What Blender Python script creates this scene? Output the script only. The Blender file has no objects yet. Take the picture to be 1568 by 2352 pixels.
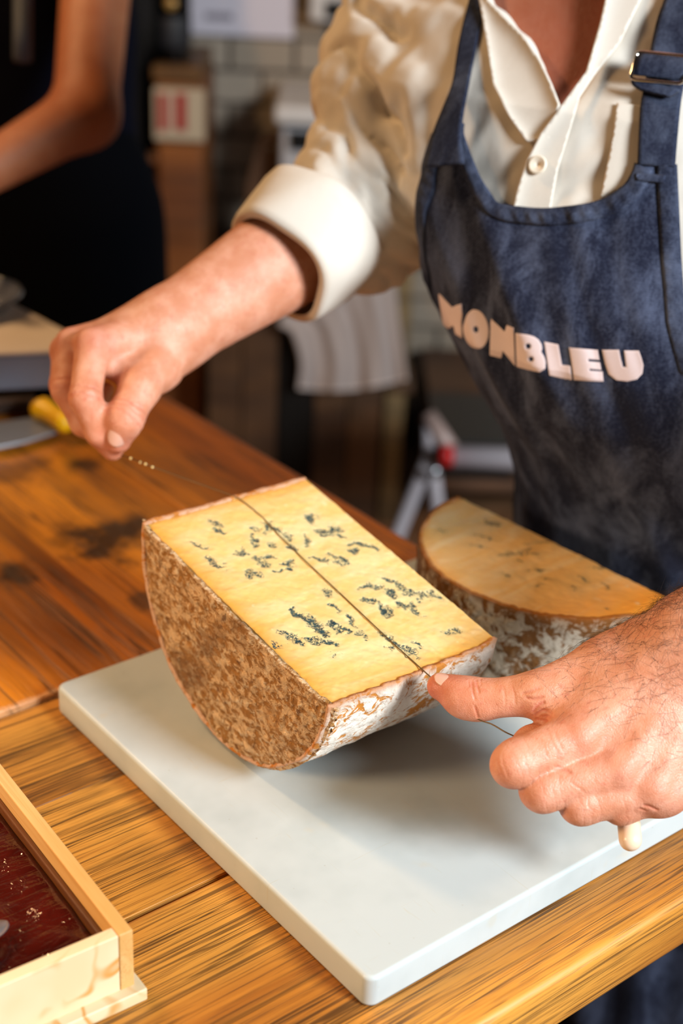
import bpy, bmesh, math, random
import numpy as np
from mathutils import Vector, Matrix
from mathutils.geometry import delaunay_2d_cdt

random.seed(7); RNG = np.random.default_rng(7)
SC = bpy.context.scene
COL = SC.collection
ZB = 0.922                      # height of the cutting board's top above the floor

# ------------------------------------------------------------------ camera
FPX, YAW, PITCH, ROLL = 3305.252, 0.69131, 0.462243, 0.0485912
CAM = np.array([-0.394011, -0.432729, 0.57437 + ZB])
def cam_axes():
    f = np.array([math.sin(YAW)*math.cos(PITCH), math.cos(YAW)*math.cos(PITCH), -math.sin(PITCH)])
    r = np.array([math.cos(YAW), -math.sin(YAW), 0.0]); u = np.cross(r, f)
    c, s = math.cos(ROLL), math.sin(ROLL)
    return np.array([c*r+s*u, -s*r+c*u, -f])
CR = cam_axes()
cam_data = bpy.data.cameras.new('camera'); cam = bpy.data.objects.new('camera', cam_data); COL.objects.link(cam)
cam_data.sensor_fit = 'VERTICAL'; cam_data.sensor_height = 36.0; cam_data.lens = FPX/2352*36
cam_data.clip_start = 0.02
M = Matrix.Identity(4)
for i in range(3):
    for j in range(3): M[j][i] = CR[i][j]
    M[i][3] = CAM[i]
cam.matrix_world = M
cam_data.dof.use_dof = True; cam_data.dof.focus_distance = 0.865; cam_data.dof.aperture_fstop = 3.8
cam_data.dof.aperture_blades = 9
SC.camera = cam

# ------------------------------------------------------------------ world, light, exposure
SC.view_settings.view_transform = 'Standard'; SC.view_settings.look = 'None'
SC.view_settings.exposure = 0.24; SC.view_settings.gamma = 1.0; SC.view_settings.use_curve_mapping = False
W = bpy.data.worlds.new('world'); SC.world = W; W.use_nodes = True
W.node_tree.nodes['Background'].inputs['Color'].default_value = (0.60, 0.46, 0.35, 1)
W.node_tree.nodes['Background'].inputs['Strength'].default_value = 0.05
def area(name, loc, target, size, power, color):
    l = bpy.data.lights.new(name, 'AREA'); l.shape = 'RECTANGLE'; l.size, l.size_y = size; l.energy = power; l.color = color
    o = bpy.data.objects.new(name, l); COL.objects.link(o); o.location = loc
    d = Vector(target) - Vector(loc); o.rotation_euler = d.to_track_quat('-Z', 'Y').to_euler(); return o
# the shop window, to the right of and behind the camera: cool daylight
area('window_daylight', (0.72, -2.15, 2.36), (0.15, 0.15, 1.0), (0.75, 0.75), 134, (0.90, 0.96, 1.0))
# warm pendant lamp over the far counter, and an added spot on the left
def lamp(name, loc, power, color, r=0.09):
    l = bpy.data.lights.new(name, 'POINT'); l.energy = power; l.color = color; l.shadow_soft_size = r
    o = bpy.data.objects.new(name, l); COL.objects.link(o); o.location = loc; return o
sl = bpy.data.lights.new('warm_fill_spot', 'SPOT'); sl.energy = 27; sl.color = (1.0, 0.68, 0.40); sl.shadow_soft_size = 0.10; sl.spot_size = math.radians(56); sl.spot_blend = 0.7  # added fill, aimed low to warm the cheese side and spare the sleeve
so_ = bpy.data.objects.new('warm_fill_spot', sl); COL.objects.link(so_); so_.location = (-0.80, 0.28, 1.36)
so_.rotation_euler = (Vector((0.0, 0.16, 0.90))-Vector((-0.80, 0.28, 1.36))).to_track_quat('-Z', 'Y').to_euler()
lamp('pendant_lamp_light', (-0.30, 1.50, 2.30), 56, (1.0, 0.60, 0.28), 0.12)

# ------------------------------------------------------------------ small helpers
def at(px, py, d):
    "point of the room seen at a pixel of the 1568x2352 frame, d metres in front of the lens"
    return CAM + (np.array([(px-784)/FPX, -(py-1176)/FPX, -1.0]) @ CR) * d
def ray(px, py): return np.array([(px-784)/FPX, -(py-1176)/FPX, -1.0]) @ CR
def onz(px, py, z):
    r = ray(px, py); return CAM + r*((z-CAM[2])/r[2])
def B(x, y, z): return np.array([x, y, z+ZB])     # coordinates measured from the near left corner of the board top
def lin(h):
    h = h.lstrip('#'); c = [int(h[i:i+2], 16)/255 for i in (0, 2, 4)]
    return tuple((x/12.92 if x <= 0.04045 else ((x+0.055)/1.055)**2.4) for x in c) + (1.0,)

class NT:
    def __init__(s, name):
        s.m = bpy.data.materials.new(name); s.m.use_nodes = True; s.t = s.m.node_tree; s.t.nodes.clear()
        s.out = s.t.nodes.new('ShaderNodeOutputMaterial'); s.b = s.t.nodes.new('ShaderNodeBsdfPrincipled')
        s.t.links.new(s.b.outputs[0], s.out.inputs[0])
    def put(s, sock, v):
        if isinstance(v, bpy.types.NodeSocket): s.t.links.new(v, sock)
        elif isinstance(v, str): sock.default_value = lin(v)
        else: sock.default_value = v
    def n(s, typ, outp=0, props=None, **kw):
        nd = s.t.nodes.new('ShaderNode'+typ)
        for k, v in (props or {}).items(): setattr(nd, k, v)
        for k, v in kw.items():
            k = k.replace('_', ' ') if not k.startswith('i') or not k[1:].isdigit() else int(k[1:])
            s.put(nd.inputs[k], v)
        return nd.outputs[outp]
    def math(s, op, a, b=0.0, c=0.0): return s.n('Math', props={'operation': op}, i0=a, i1=b, i2=c)
    def sstep(s, v, a, b):
        return s.n('MapRange', props={'interpolation_type': 'SMOOTHSTEP'}, i0=v, i1=a, i2=b, i3=0.0, i4=1.0)
    def mix(s, f, a, b, mode='MIX'):
        nd = s.t.nodes.new('ShaderNodeMix'); nd.data_type = 'RGBA'; nd.blend_type = mode
        s.put(nd.inputs[0], f); s.put(nd.inputs[6], a); s.put(nd.inputs[7], b); return nd.outputs[2]
    def co(s, scale=(1, 1, 1), kind='Object', loc=None):
        v = s.n('TexCoord', {'Generated': 0, 'Normal': 1, 'UV': 2, 'Object': 3}[kind])
        nd = s.t.nodes.new('ShaderNodeMapping'); s.put(nd.inputs[0], v); nd.inputs[3].default_value = scale
        if loc is not None: s.put(nd.inputs[1], loc)
        return nd.outputs[0]
    def noise(s, v, scale=5, detail=4, rough=0.55, dist=0.0, o=0):
        return s.n('TexNoise', o, Vector=v, Scale=scale, Detail=detail, Roughness=rough, Distortion=dist)
    def vor(s, v, scale, feat='F1', o=0): return s.n('TexVoronoi', o, props={'feature': feat}, Vector=v, Scale=scale)
    def attr(s, name, o=2): return s.n('Attribute', o, props={'attribute_name': name})
    def bump(s, h, strength=0.3, dist=0.002, nrm=None):
        kw = dict(Strength=strength, Distance=dist, Height=h)
        if nrm is not None: kw['Normal'] = nrm
        return s.n('Bump', **kw)
    def fin(s, color, rough=0.6, normal=None, **kw):
        s.put(s.b.inputs['Base Color'], color); s.put(s.b.inputs['Roughness'], rough)
        if normal is not None: s.put(s.b.inputs['Normal'], normal)
        for k, v in kw.items(): s.put(s.b.inputs[k.replace('_', ' ')], v)
        return s.m

def plain(name, col, rough=0.6, metal=0.0, var=0.12, scale=30, spec=0.5):
    t = NT(name); c = t.co()
    nz = t.noise(c, scale, 3)
    dk = tuple(x*(1-var) for x in lin(col)[:3]) + (1,)
    return t.fin(t.mix(nz, dk, lin(col)), rough, t.bump(nz, 0.08, 0.001), Metallic=metal, Specular_IOR_Level=spec)

def mk(name, V, F, mat=None, parent=None, smooth=True, loc=None):
    "one mesh object from arrays; F is a list of faces or an int array"
    me = bpy.data.meshes.new(name); V = np.asarray(V, np.float32)
    if isinstance(F, np.ndarray) and F.ndim == 2:
        n, k = F.shape
        me.vertices.add(len(V)); me.vertices.foreach_set('co', V.ravel())
        me.loops.add(n*k); me.loops.foreach_set('vertex_index', F.astype(np.int32).ravel())
        me.polygons.add(n); me.polygons.foreach_set('loop_start', np.arange(0, n*k, k, dtype=np.int32))
        me.update(calc_edges=True); me.validate()
    else:
        me.from_pydata([tuple(map(float, v)) for v in V], [], [tuple(int(i) for i in f) for f in F]); me.update()
    return link(name, me, mat, parent, smooth, loc)
def link(name, me, mat=None, parent=None, smooth=True, loc=None):
    if smooth and len(me.polygons): me.polygons.foreach_set('use_smooth', np.ones(len(me.polygons), bool))
    o = bpy.data.objects.new(name, me); COL.objects.link(o)
    if mat: me.materials.append(mat)
    if parent is not None: o.parent = parent
    if loc is not None: o.location = loc
    return o
def bm_obj(name, bm, mat=None, parent=None, smooth=False, bevel=0.0, segs=2, rot=None, loc=None):
    me = bpy.data.meshes.new(name); bmesh.ops.recalc_face_normals(bm, faces=bm.faces); bm.to_mesh(me); bm.free()
    o = link(name, me, mat, parent, smooth, loc)
    if rot is not None: o.rotation_euler = rot
    if bevel:
        m = o.modifiers.new('bevel', 'BEVEL'); m.width = bevel; m.segments = segs; m.limit_method = 'ANGLE'; m.angle_limit = 0.6
        m.harden_normals = False
        for p in me.polygons: p.use_smooth = True
        w = o.modifiers.new('wn', 'WEIGHTED_NORMAL'); w.keep_sharp = True
    return o
def box_bm(x0, x1, y0, y1, z0, z1, bm=None):
    bm = bm or bmesh.new(); r = bmesh.ops.create_cube(bm, size=1.0)
    for v in r['verts']: v.co = Vector(((x0+x1)/2+v.co.x*(x1-x0), (y0+y1)/2+v.co.y*(y1-y0), (z0+z1)/2+v.co.z*(z1-z0)))
    return bm
def thing(name, label, cat, loc=(0, 0, 0), rotz=0.0, group=None):
    o = bpy.data.objects.new(name, None); COL.objects.link(o); o.empty_display_size = 0.05
    o.location = tuple(float(c) for c in loc); o.rotation_euler = (0, 0, rotz); return tag(o, label, cat, group)
def tag(o, label, cat, group=None):
    o['label'] = label; o['category'] = cat
    if group: o['group'] = group
    return o
def struct(o): o['kind'] = 'structure'; return o
def set_attr(o, name, vals):
    a = o.data.attributes.new(name, 'FLOAT', 'POINT'); a.data.foreach_set('value', np.asarray(vals, np.float32))

def tube(P, r, n=8, caps=True):
    "swept tube along points P with radius r (scalar or list)"
    P = np.asarray(P, float); m = len(P); r = np.broadcast_to(np.asarray(r, float), (m,))
    T = np.gradient(P, axis=0); T /= np.linalg.norm(T, axis=1)[:, None]+1e-12
    up = np.array([0, 0, 1.0]) if abs(T[0][2]) < 0.9 else np.array([1.0, 0, 0])
    V = []; N = np.cross(T[0], up)
    for i in range(m):
        N = N - T[i]*(N@T[i]); N /= np.linalg.norm(N); Bn = np.cross(T[i], N)
        a = np.arange(n)*2*math.pi/n
        V.append(P[i] + r[i]*(np.cos(a)[:, None]*N + np.sin(a)[:, None]*Bn))
    V = np.concatenate(V); F = []
    for i in range(m-1):
        for j in range(n):
            k = (j+1) % n; F.append((i*n+j, i*n+k, (i+1)*n+k, (i+1)*n+j))
    if caps: F.append(tuple(range(n))[::-1]); F.append(tuple(range((m-1)*n, m*n)))
    return V, F
def grid_faces(nu, nv):
    i, j = np.meshgrid(np.arange(nu-1), np.arange(nv-1), indexing='ij'); a = (i*nv+j).ravel()
    return np.stack([a, a+1, a+nv+1, a+nv], 1)
def lathe(prof, n=24):
    V = []; F = []
    for r, z in prof:
        for k in range(n): V.append((r*math.cos(2*math.pi*k/n), r*math.sin(2*math.pi*k/n), z))
    for i in range(len(prof)-1):
        for k in range(n): F.append((i*n+k, i*n+(k+1) % n, (i+1)*n+(k+1) % n, (i+1)*n+k))
    F.append(tuple(range(n))[::-1]); F.append(tuple(range((len(prof)-1)*n, len(prof)*n)))
    return V, F
def spline(P, n):
    "Catmull-Rom through P, n samples"
    P = np.asarray(P, float); Q = np.concatenate([[2*P[0]-P[1]], P, [2*P[-1]-P[-2]]]); m = len(P)-1
    t = np.linspace(0, m, n); i = np.minimum(t.astype(int), m-1); u = (t-i)[:, None]
    a, b, c, d = Q[i], Q[i+1], Q[i+2], Q[i+3]
    return 0.5*((2*b)+(-a+c)*u+(2*a-5*b+4*c-d)*u**2+(-a+3*b-3*c+d)*u**3)
def hash3(i, j, k, s=0):
    h = (i*374761393 + j*668265263 + k*2147483647 + s*1274126177).astype(np.int64)
    h = (h ^ (h >> 13))*1274126177; h = h ^ (h >> 16); return (h & 0xffff)/65535.0
def vnoise(p, f, s=0):
    "value noise in -1..1"
    q = np.asarray(p, float)*f; i = np.floor(q).astype(np.int64); t = q-i; t = t*t*(3-2*t); r = 0
    for a in (0, 1):
        for b in (0, 1):
            for c in (0, 1):
                w = (t[..., 0] if a else 1-t[..., 0])*(t[..., 1] if b else 1-t[..., 1])*(t[..., 2] if c else 1-t[..., 2])
                r = r + w*hash3(i[..., 0]+a, i[..., 1]+b, i[..., 2]+c, s)
    return r*2-1
def fbm(p, f, o=4, s=0):
    r = 0; a = 1.0
    for k in range(o): r = r + a*vnoise(p, f*2**k, s+k); a *= 0.5
    return r/1.9

# ------------------------------------------------------------------ blended solids (for bodies and cloth)
def smin(a, b, k):
    h = np.clip(0.5+0.5*(b-a)/k, 0, 1); return b+(a-b)*h-k*h*(1-h)
def cap_d(p, a, b, r0, r1, flat=None, f=1.0):
    ba = b-a; L2 = ba@ba+1e-12; q = p-a; t = np.clip((q@ba)/L2, 0, 1); q = q-t[..., None]*ba
    if flat is not None: q = q + (q@flat)[..., None]*flat*(1/f-1)
    return np.sqrt((q*q).sum(-1))-(r0+(r1-r0)*t)
class Solid:
    "list of (kind, args, blend)"
    def __init__(s): s.L = []
    def cap(s, a, b, r0, r1=None, k=0.006, flat=None, f=1.0):
        a = np.asarray(a, float); b = np.asarray(b, float); r1 = r0 if r1 is None else r1
        if flat is not None: flat = np.asarray(flat, float)/np.linalg.norm(flat)
        R = max(r0, r1)*max(1, f); lo = np.minimum(a, b)-R; hi = np.maximum(a, b)+R
        s.L.append((lambda p: cap_d(p, a, b, r0, r1, flat, f), lo, hi, k, 1)); return s
    def ball(s, c, r, k=0.006, op=1):
        c = np.asarray(c, float); r = np.broadcast_to(np.asarray(r, float), (3,)); m = r.min()
        def d(p):
            q = (p-c)/r; l = np.sqrt((q*q).sum(-1)); return (l-1)*m
        s.L.append((d, c-r, c+r, k, op)); return s
    def fn(s, d, lo, hi, k, op=1): s.L.append((d, np.asarray(lo, float), np.asarray(hi, float), k, op)); return s
    def eval(s, p):
        D = np.full(p.shape[:-1], 0.2)
        for d, lo, hi, k, op in s.L:
            v = d(p); D = smin(D, v, k) if op > 0 else -smin(-D, v, k)
        return D
    def mesh(s, h, post=None, lo=None, hi=None):
        los = np.min([l[1] for l in s.L if l[4] > 0], 0)-3*h-0.006; his = np.max([l[2] for l in s.L if l[4] > 0], 0)+3*h+0.006
        if lo is not None: los = np.maximum(los, lo)
        if hi is not None: his = np.minimum(his, hi)
        n = np.ceil((his-los)/h).astype(int)+1
        D = np.full(tuple(n), 0.02, np.float32)
        ax = [los[i]+h*np.arange(n[i]) for i in range(3)]
        for d, l, u, k, op in s.L:
            m = k+2.5*h
            i0 = np.maximum(np.floor((l-m-los)/h).astype(int), 0); i1 = np.minimum(np.ceil((u+m-los)/h).astype(int)+1, n)
            if (i1 <= i0).any(): continue
            X = np.stack(np.meshgrid(*[ax[i][i0[i]:i1[i]] for i in range(3)], indexing='ij'), -1)
            sl = tuple(slice(i0[i], i1[i]) for i in range(3))
            v = d(X); D[sl] = smin(D[sl], v, k) if op > 0 else -smin(-D[sl], v, k)
        if post is not None:
            idx = np.argwhere(np.abs(D) < 0.016); P = los+h*idx
            D[idx[:, 0], idx[:, 1], idx[:, 2]] += post(P).astype(np.float32)
        D[0], D[-1], D[:, 0], D[:, -1], D[:, :, 0], D[:, :, -1] = [0.02]*6
        return surfnet(D, h, los)
def surfnet(D, h, org):
    S = D < 0; n = np.array(D.shape)
    c = np.zeros(n-1, np.int8)
    for a in (0, 1):
        for b in (0, 1):
            for e in (0, 1): c += S[a:n[0]-1+a, b:n[1]-1+b, e:n[2]-1+e]
    cells = np.argwhere((c > 0) & (c < 8)); cid = np.full(n-1, -1, np.int32); cid[tuple(cells.T)] = np.arange(len(cells))
    acc = np.zeros((len(cells), 3)); cnt = np.zeros(len(cells))
    corners = [(a, b, e) for a in (0, 1) for b in (0, 1) for e in (0, 1)]
    val = {q: D[tuple((cells+q).T)] for q in corners}
    for q in corners:
        for ax in range(3):
            if q[ax]: continue
            w = list(q); w[ax] = 1; w = tuple(w); va, vb = val[q], val[w]; m = (va < 0) != (vb < 0)
            t = np.where(m, va/(va-vb+1e-12), 0); pt = np.array(q, float)[None]+np.zeros((len(cells), 3)); pt[:, ax] += t
            acc[m] += pt[m]; cnt[m] += 1
    V = org+h*(cells+acc/cnt[:, None]); F = []
    for ax in range(3):
        sl0 = [slice(None)]*3; sl1 = [slice(None)]*3; sl0[ax] = slice(0, -1); sl1[ax] = slice(1, None)
        e = S[tuple(sl0)] != S[tuple(sl1)]; u, v = (ax+1) % 3, (ax+2) % 3
        ids = np.argwhere(e); ids = ids[(ids[:, u] > 0) & (ids[:, v] > 0) & (ids[:, u] < n[u]-1) & (ids[:, v] < n[v]-1)]
        inside = S[tuple(ids.T)]
        def cc(du, dv):
            q = ids.copy(); q[:, u] -= du; q[:, v] -= dv; return cid[tuple(q.T)]
        Q = np.stack([cc(1, 1), cc(0, 1), cc(0, 0), cc(1, 0)], 1); Q[~inside] = Q[~inside][:, ::-1]; F.append(Q)
    F = np.concatenate(F); F = F[(F >= 0).all(1)]
    return V, F
def relax(V, F, it=2, w=0.5):
    E = np.concatenate([F[:, [0, 1]], F[:, [1, 2]], F[:, [2, 3]], F[:, [3, 0]]])
    for _ in range(it):
        A = np.zeros_like(V); c = np.zeros(len(V))
        np.add.at(A, E[:, 0], V[E[:, 1]]); np.add.at(c, E[:, 0], 1); np.add.at(A, E[:, 1], V[E[:, 0]]); np.add.at(c, E[:, 1], 1)
        V = V+w*(A/np.maximum(c, 1)[:, None]-V)
    return V
def hit(dfun, px, py, d0=0.75, d1=1.6, n=700):
    "first point of a solid's surface on the line of sight; the nearest pass if it is missed"
    t = np.linspace(d0, d1, n); P = CAM+ray(px, py)*t[:, None]; v = dfun(P); i = np.argmax(v < 0)
    if v[i] < 0 and i > 0:
        a = v[i-1]/(v[i-1]-v[i]); return P[i-1]+(P[i]-P[i-1])*a
    return P[np.argmin(v)]
def pip(P, poly):
    x, y = P[:, 0], P[:, 1]; r = np.zeros(len(P), bool); n = len(poly)
    for i in range(n):
        (x0, y0), (x1, y1) = poly[i], poly[(i+1) % n]
        c = ((y0 > y) != (y1 > y)) & (x < (x1-x0)*(y-y0)/((y1-y0) or 1e-12)+x0); r ^= c
    return r
def dens(poly, step):
    out = []; n = len(poly)
    for i in range(n):
        a, b = np.array(poly[i], float), np.array(poly[(i+1) % n], float); k = max(1, int(np.ceil(np.linalg.norm(b-a)/step)))
        for j in range(k): out.append(a+(b-a)*j/k)
    return np.array(out)
def fill(polys, step):
    "triangulated polygon(s) with holes, evenly filled"
    rings = [dens(p, step) for p in polys]; pts = []; edges = []
    for r in rings:
        b = len(pts); pts += [tuple(q) for q in r]; edges += [(b+i, b+(i+1) % len(r)) for i in range(len(r))]
    A = np.concatenate(rings); lo, hi = A.min(0), A.max(0)
    gx, gy = np.meshgrid(np.arange(lo[0], hi[0], step), np.arange(lo[1], hi[1], step)); G = np.stack([gx.ravel(), gy.ravel()], 1)
    G[:, 0] += (np.arange(len(G)) // gx.shape[1] % 2)*step*0.5
    ins = np.zeros(len(G), bool)
    for r in rings: ins ^= pip(G, r)
    G = G[ins]; T = np.concatenate(rings)
    if len(G):
        dm = np.array([np.min(((T-g)**2).sum(1)) for g in G]); G = G[dm > (0.45*step)**2]
    pts += [tuple(g) for g in G]
    v, e, f, *_ = delaunay_2d_cdt([Vector(q) for q in pts], edges, [], 0, 1e-7)
    v = np.array([tuple(q) for q in v]); f = np.array([tuple(q) for q in f]); c = v[f].mean(1)
    ins = np.zeros(len(c), bool)
    for r in rings: ins ^= pip(c, r)
    return v, f[ins]

# ------------------------------------------------------------------ materials
def wood(name, light, mid, dark, crack='#3a2410', cr=1.0, rough=0.38, sc=1.0, stains=None, fine=0.5, bmp=0.35, lines=0.5, worn=False):
    t = NT(name); rnd = t.n('ObjectInfo', 5)
    off = t.n('CombineXYZ', i0=t.math('MULTIPLY', rnd, 13.7), i1=t.math('MULTIPLY', rnd, 7.3), i2=0.0)
    def c(a, b): return t.co((a*sc, b*sc, b*sc), 'Object', off)
    g = t.noise(c(2.0, 26), 1.0, 5, 0.6, 0.6); f = t.noise(c(16, 620), 1.0, 4, 0.65); big = t.noise(c(2.5, 7), 1.0, 2)
    col = t.mix(t.sstep(g, 0.3, 0.7), dark, mid); col = t.mix(t.sstep(big, 0.35, 0.7), col, light)
    col = t.mix(t.math('MULTIPLY', t.sstep(f, 0.45, 0.72), fine), col, dark)
    h = t.math('MULTIPLY', f, -0.25)
    l1 = t.math('ABSOLUTE', t.math('SUBTRACT', t.noise(c(1.2, 42), 1.0, 4, 0.6, 0.4), 0.5))
    m1 = t.sstep(t.noise(c(3.2, 16), 1.0, 3), 0.46, 0.55)
    k1 = t.math('MULTIPLY', t.sstep(l1, 0.019, 0.004), m1)
    l2 = t.math('ABSOLUTE', t.math('SUBTRACT', t.noise(c(2.6, 190), 1.0, 3, 0.6, 0.3), 0.5))
    k2 = t.math('MULTIPLY', t.sstep(l2, 0.035, 0.008), t.sstep(t.noise(c(5, 60), 1.0, 2), 0.43, 0.54))
    k2 = t.math('MULTIPLY', k2, 0.85)
    l3 = t.math('ABSOLUTE', t.math('SUBTRACT', t.noise(c(1.1, 105), 1.0, 3, 0.6, 0.25), 0.5))
    k3 = t.math('MULTIPLY', t.sstep(l3, 0.026, 0.006), t.sstep(t.noise(c(2.5, 34), 1.0, 2), 0.43, 0.53))
    k4 = t.math('MULTIPLY', t.sstep(t.noise(c(26, 1100), 1.0, 2, 0.5), 0.56, 0.68), 0.6)
    k2 = t.math('MAXIMUM', k2, t.math('MULTIPLY', t.math('MAXIMUM', k3, k4), lines))
    k = t.math('MULTIPLY', t.math('MAXIMUM', k1, k2), cr)
    if stains:
        P = t.n('NewGeometry', 0); nz = t.noise(P, 28, 4, 0.6); s = None
        for (x, y, r, a) in stains:
            d = t.n('VectorMath', 1, props={'operation': 'DISTANCE'}, i0=P, i1=(x, y, ZB-0.02))
            v = t.math('MULTIPLY', t.sstep(t.math('ADD', d, t.math('MULTIPLY', t.math('SUBTRACT', nz, 0.5), r*2.4)), r, r*0.25), a)
            s = v if s is None else t.math('MAXIMUM', s, v)
        col = t.mix(s, col, '#170c06')
    if worn:
        gx = t.n('SeparateXYZ', 0, i0=t.n('TexCoord', 0)); wn = t.noise(c(40, 90), 1.0, 4, 0.6)
        col = t.mix(t.math('MULTIPLY', t.sstep(t.math('ADD', gx, t.math('MULTIPLY', wn, 0.006)), 0.0068, 0.0040), 0.85), col, '#cf9a6c')
    col = t.mix(k, col, crack)
    h = t.math('SUBTRACT', h, k)
    r = t.math('ADD', rough-0.05, t.math('MULTIPLY', t.noise(c(6, 12), 1, 2), 0.2))
    return t.fin(col, r, t.bump(h, bmp, 0.0012))
M_OAK = wood('oak_end_board', '#d6943c', '#c07c2a', '#884e18', cr=0.85, lines=0.85)
MAIN_ST = [tuple(onz(255, 1235, ZB-0.02)[:2])+(0.055, 0.93), tuple(onz(35, 1325, ZB-0.02)[:2])+(0.03, 0.9), tuple(onz(205, 1065, ZB-0.02)[:2])+(0.03, 0.8),
           tuple(onz(330, 1380, ZB-0.02)[:2])+(0.02, 0.7), tuple(onz(140, 1250, ZB-0.02)[:2])+(0.02, 0.5), tuple(onz(20, 1090, ZB-0.02)[:2])+(0.05, 0.6)]
M_OLD = wood('old_table_plank', '#d68420', '#bb6a12', '#6e3a0a', cr=0.75, rough=0.30, stains=MAIN_ST, worn=True)
M_PINE = wood('pine_box', '#e4bf86', '#dcb276', '#c89450', crack='#b87a30', cr=0.5, rough=0.5, sc=1.2, fine=0.25, bmp=0.12)
M_DARKWOOD = wood('dark_wood', '#5a3a1c', '#452a12', '#281508', cr=0.4, rough=0.5)
M_BROWNWOOD = wood('brown_wood', '#8a4f1c', '#6e3a10', '#4a2508', cr=0.4, rough=0.45)

def board_mat():
    t = NT('white_plastic_board'); c = t.co()
    big = t.noise(c, 9, 4, 0.6); col = t.mix(t.sstep(big, 0.42, 0.7), '#bac3c4', '#abb5b6')
    s1 = t.noise(t.co((300, 14, 14)), 1, 2, 0.5, 1.5); s2 = t.noise(t.co((16, 340, 14)), 1, 2, 0.5, 1.5)
    scr = t.math('MAXIMUM', t.sstep(s1, 0.68, 0.78), t.sstep(s2, 0.68, 0.78))
    col = t.mix(t.math('MULTIPLY', scr, 0.22), col, '#b5a987')
    st = t.sstep(t.noise(c, 26, 3, 0.6), 0.62, 0.80); col = t.mix(t.math('MULTIPLY', st, 0.30), col, '#cbb488')
    spk = t.sstep(t.vor(c, 70), 0.06, 0.02); col = t.mix(t.math('MULTIPLY', spk, 0.25), col, '#8a7a55')
    return t.fin(col, 0.42, t.bump(t.math('ADD', scr, t.math('MULTIPLY', t.noise(c, 160, 2), 0.5)), 0.10, 0.0006),
                 Subsurface_Weight=0.12, Subsurface_Radius=(0.01, 0.009, 0.007), Subsurface_Scale=1.0)
M_BOARD = board_mat()

def rind_brown():
    t = NT('rind_brown'); c = t.co(); cs = t.co((1, 1, 1.6))
    a = t.noise(cs, 120, 6, 0.7, 0.7); b = t.noise(c, 38, 4, 0.6, 0.5); e = t.noise(c, 230, 3, 0.6)
    col = t.mix(t.sstep(a, 0.44, 0.56), '#a06c2c', '#dcb88c'); col = t.mix(t.math('MULTIPLY', t.sstep(b, 0.52, 0.66), 0.5), col, '#b08048')
    col = t.mix(t.math('MULTIPLY', t.sstep(e, 0.55, 0.72), 0.8), col, '#ead5b4')
    col = t.mix(t.math('MULTIPLY', t.sstep(t.noise(c, 130, 3, 0.6), 0.60, 0.72), 0.8), col, '#70400f')
    col = t.mix(t.math('MULTIPLY', t.sstep(t.noise(c, 16, 2), 0.55, 0.7), 0.5), col, '#6d4a30')
    return t.fin(col, 0.75, t.bump(t.math('ADD', a, t.math('MULTIPLY', e, 0.7)), 1.0, 0.0045))
def rind_white(name, orange='#c07a22', white='#ece4d8', bias=0.0, grey='#a98c6c'):
    t = NT(name); c = t.co()
    a = t.noise(c, 100, 6, 0.7, 1.0); b = t.noise(c, 30, 3, 0.6, 0.4); e = t.noise(c, 210, 3, 0.6)
    v = t.math('ADD', t.math('MULTIPLY', a, 0.7), t.math('MULTIPLY', b, 0.3))
    col = t.mix(t.sstep(v, 0.43+bias, 0.50+bias), orange, white)
    col = t.mix(t.math('MULTIPLY', t.sstep(t.noise(c, 120, 4, 0.6), 0.56, 0.70), 0.75), col, grey)
    col = t.mix(t.math('MULTIPLY', t.sstep(e, 0.60, 0.72), 0.55), col, '#8e5518')
    col = t.mix(t.math('MULTIPLY', t.attr('edge'), 0.8), col, '#b0691c')
    return t.fin(col, 0.8, t.bump(t.math('ADD', t.math('MULTIPLY', v, 1.4), t.math('MULTIPLY', e, 0.4)), 0.8, 0.0022))
M_RINDB = rind_brown(); M_RINDW = rind_white('rind_white'); M_RIND2 = rind_white('rind_mottled', '#7f5019', '#cdbfab', 0.022, '#85684a')
def paste_mat(name, base, pale, rim, vein='#1f3a3c', halo='#c9c99a'):
    t = NT(name); c = t.co()
    v = t.attr('vein'); hl = t.attr('halo'); rm = t.attr('rim')
    n1 = t.noise(t.co((14, 60, 30)), 1, 4, 0.55, 0.6); n2 = t.noise(c, 420, 4, 0.7)
    col = t.mix(t.sstep(n1, 0.40, 0.66), base, pale)
    col = t.mix(t.math('MULTIPLY', hl, 0.5), col, halo)
    col = t.mix(t.math('MULTIPLY', t.sstep(rm, 0.05, 1.0), 0.85), col, rim)
    fl = t.sstep(t.noise(c, 90, 2, 0.5), 0.68, 0.76); col = t.mix(t.math('MULTIPLY', fl, 0.35), col, '#f6e6bd')
    lace = t.sstep(t.math('ABSOLUTE', t.math('SUBTRACT', t.noise(c, 330, 3, 0.6, 1.2), 0.5)), 0.085, 0.02)
    vv = t.math('MULTIPLY', t.sstep(t.math('ADD', v, t.math('ADD', t.math('MULTIPLY', t.math('SUBTRACT', lace, 0.45), 0.75), t.math('MULTIPLY', t.math('SUBTRACT', n2, 0.5), 0.9))), 0.34, 0.74), t.sstep(v, 0.02, 0.2))
    col = t.mix(vv, col, t.mix(t.sstep(n2, 0.42, 0.70), '#12303c', '#46605a'))
    h = t.math('SUBTRACT', t.math('ADD', t.math('MULTIPLY', n1, 0.8), t.math('MULTIPLY', t.noise(c, 45, 4), 0.6)), t.math('MULTIPLY', vv, 0.6))
    return t.fin(col, 0.44, t.bump(h, 0.35, 0.0018), Subsurface_Weight=0.18, Subsurface_Radius=(0.012, 0.007, 0.003), Subsurface_Scale=0.8)
M_PASTE = paste_mat('cheese_paste', '#e2bc74', '#e9cc94', '#d0912c')
M_PASTE2 = paste_mat('cheese_paste_second', '#eebf78', '#f3d29a', '#ee9826', halo='#b8a06c')

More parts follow.
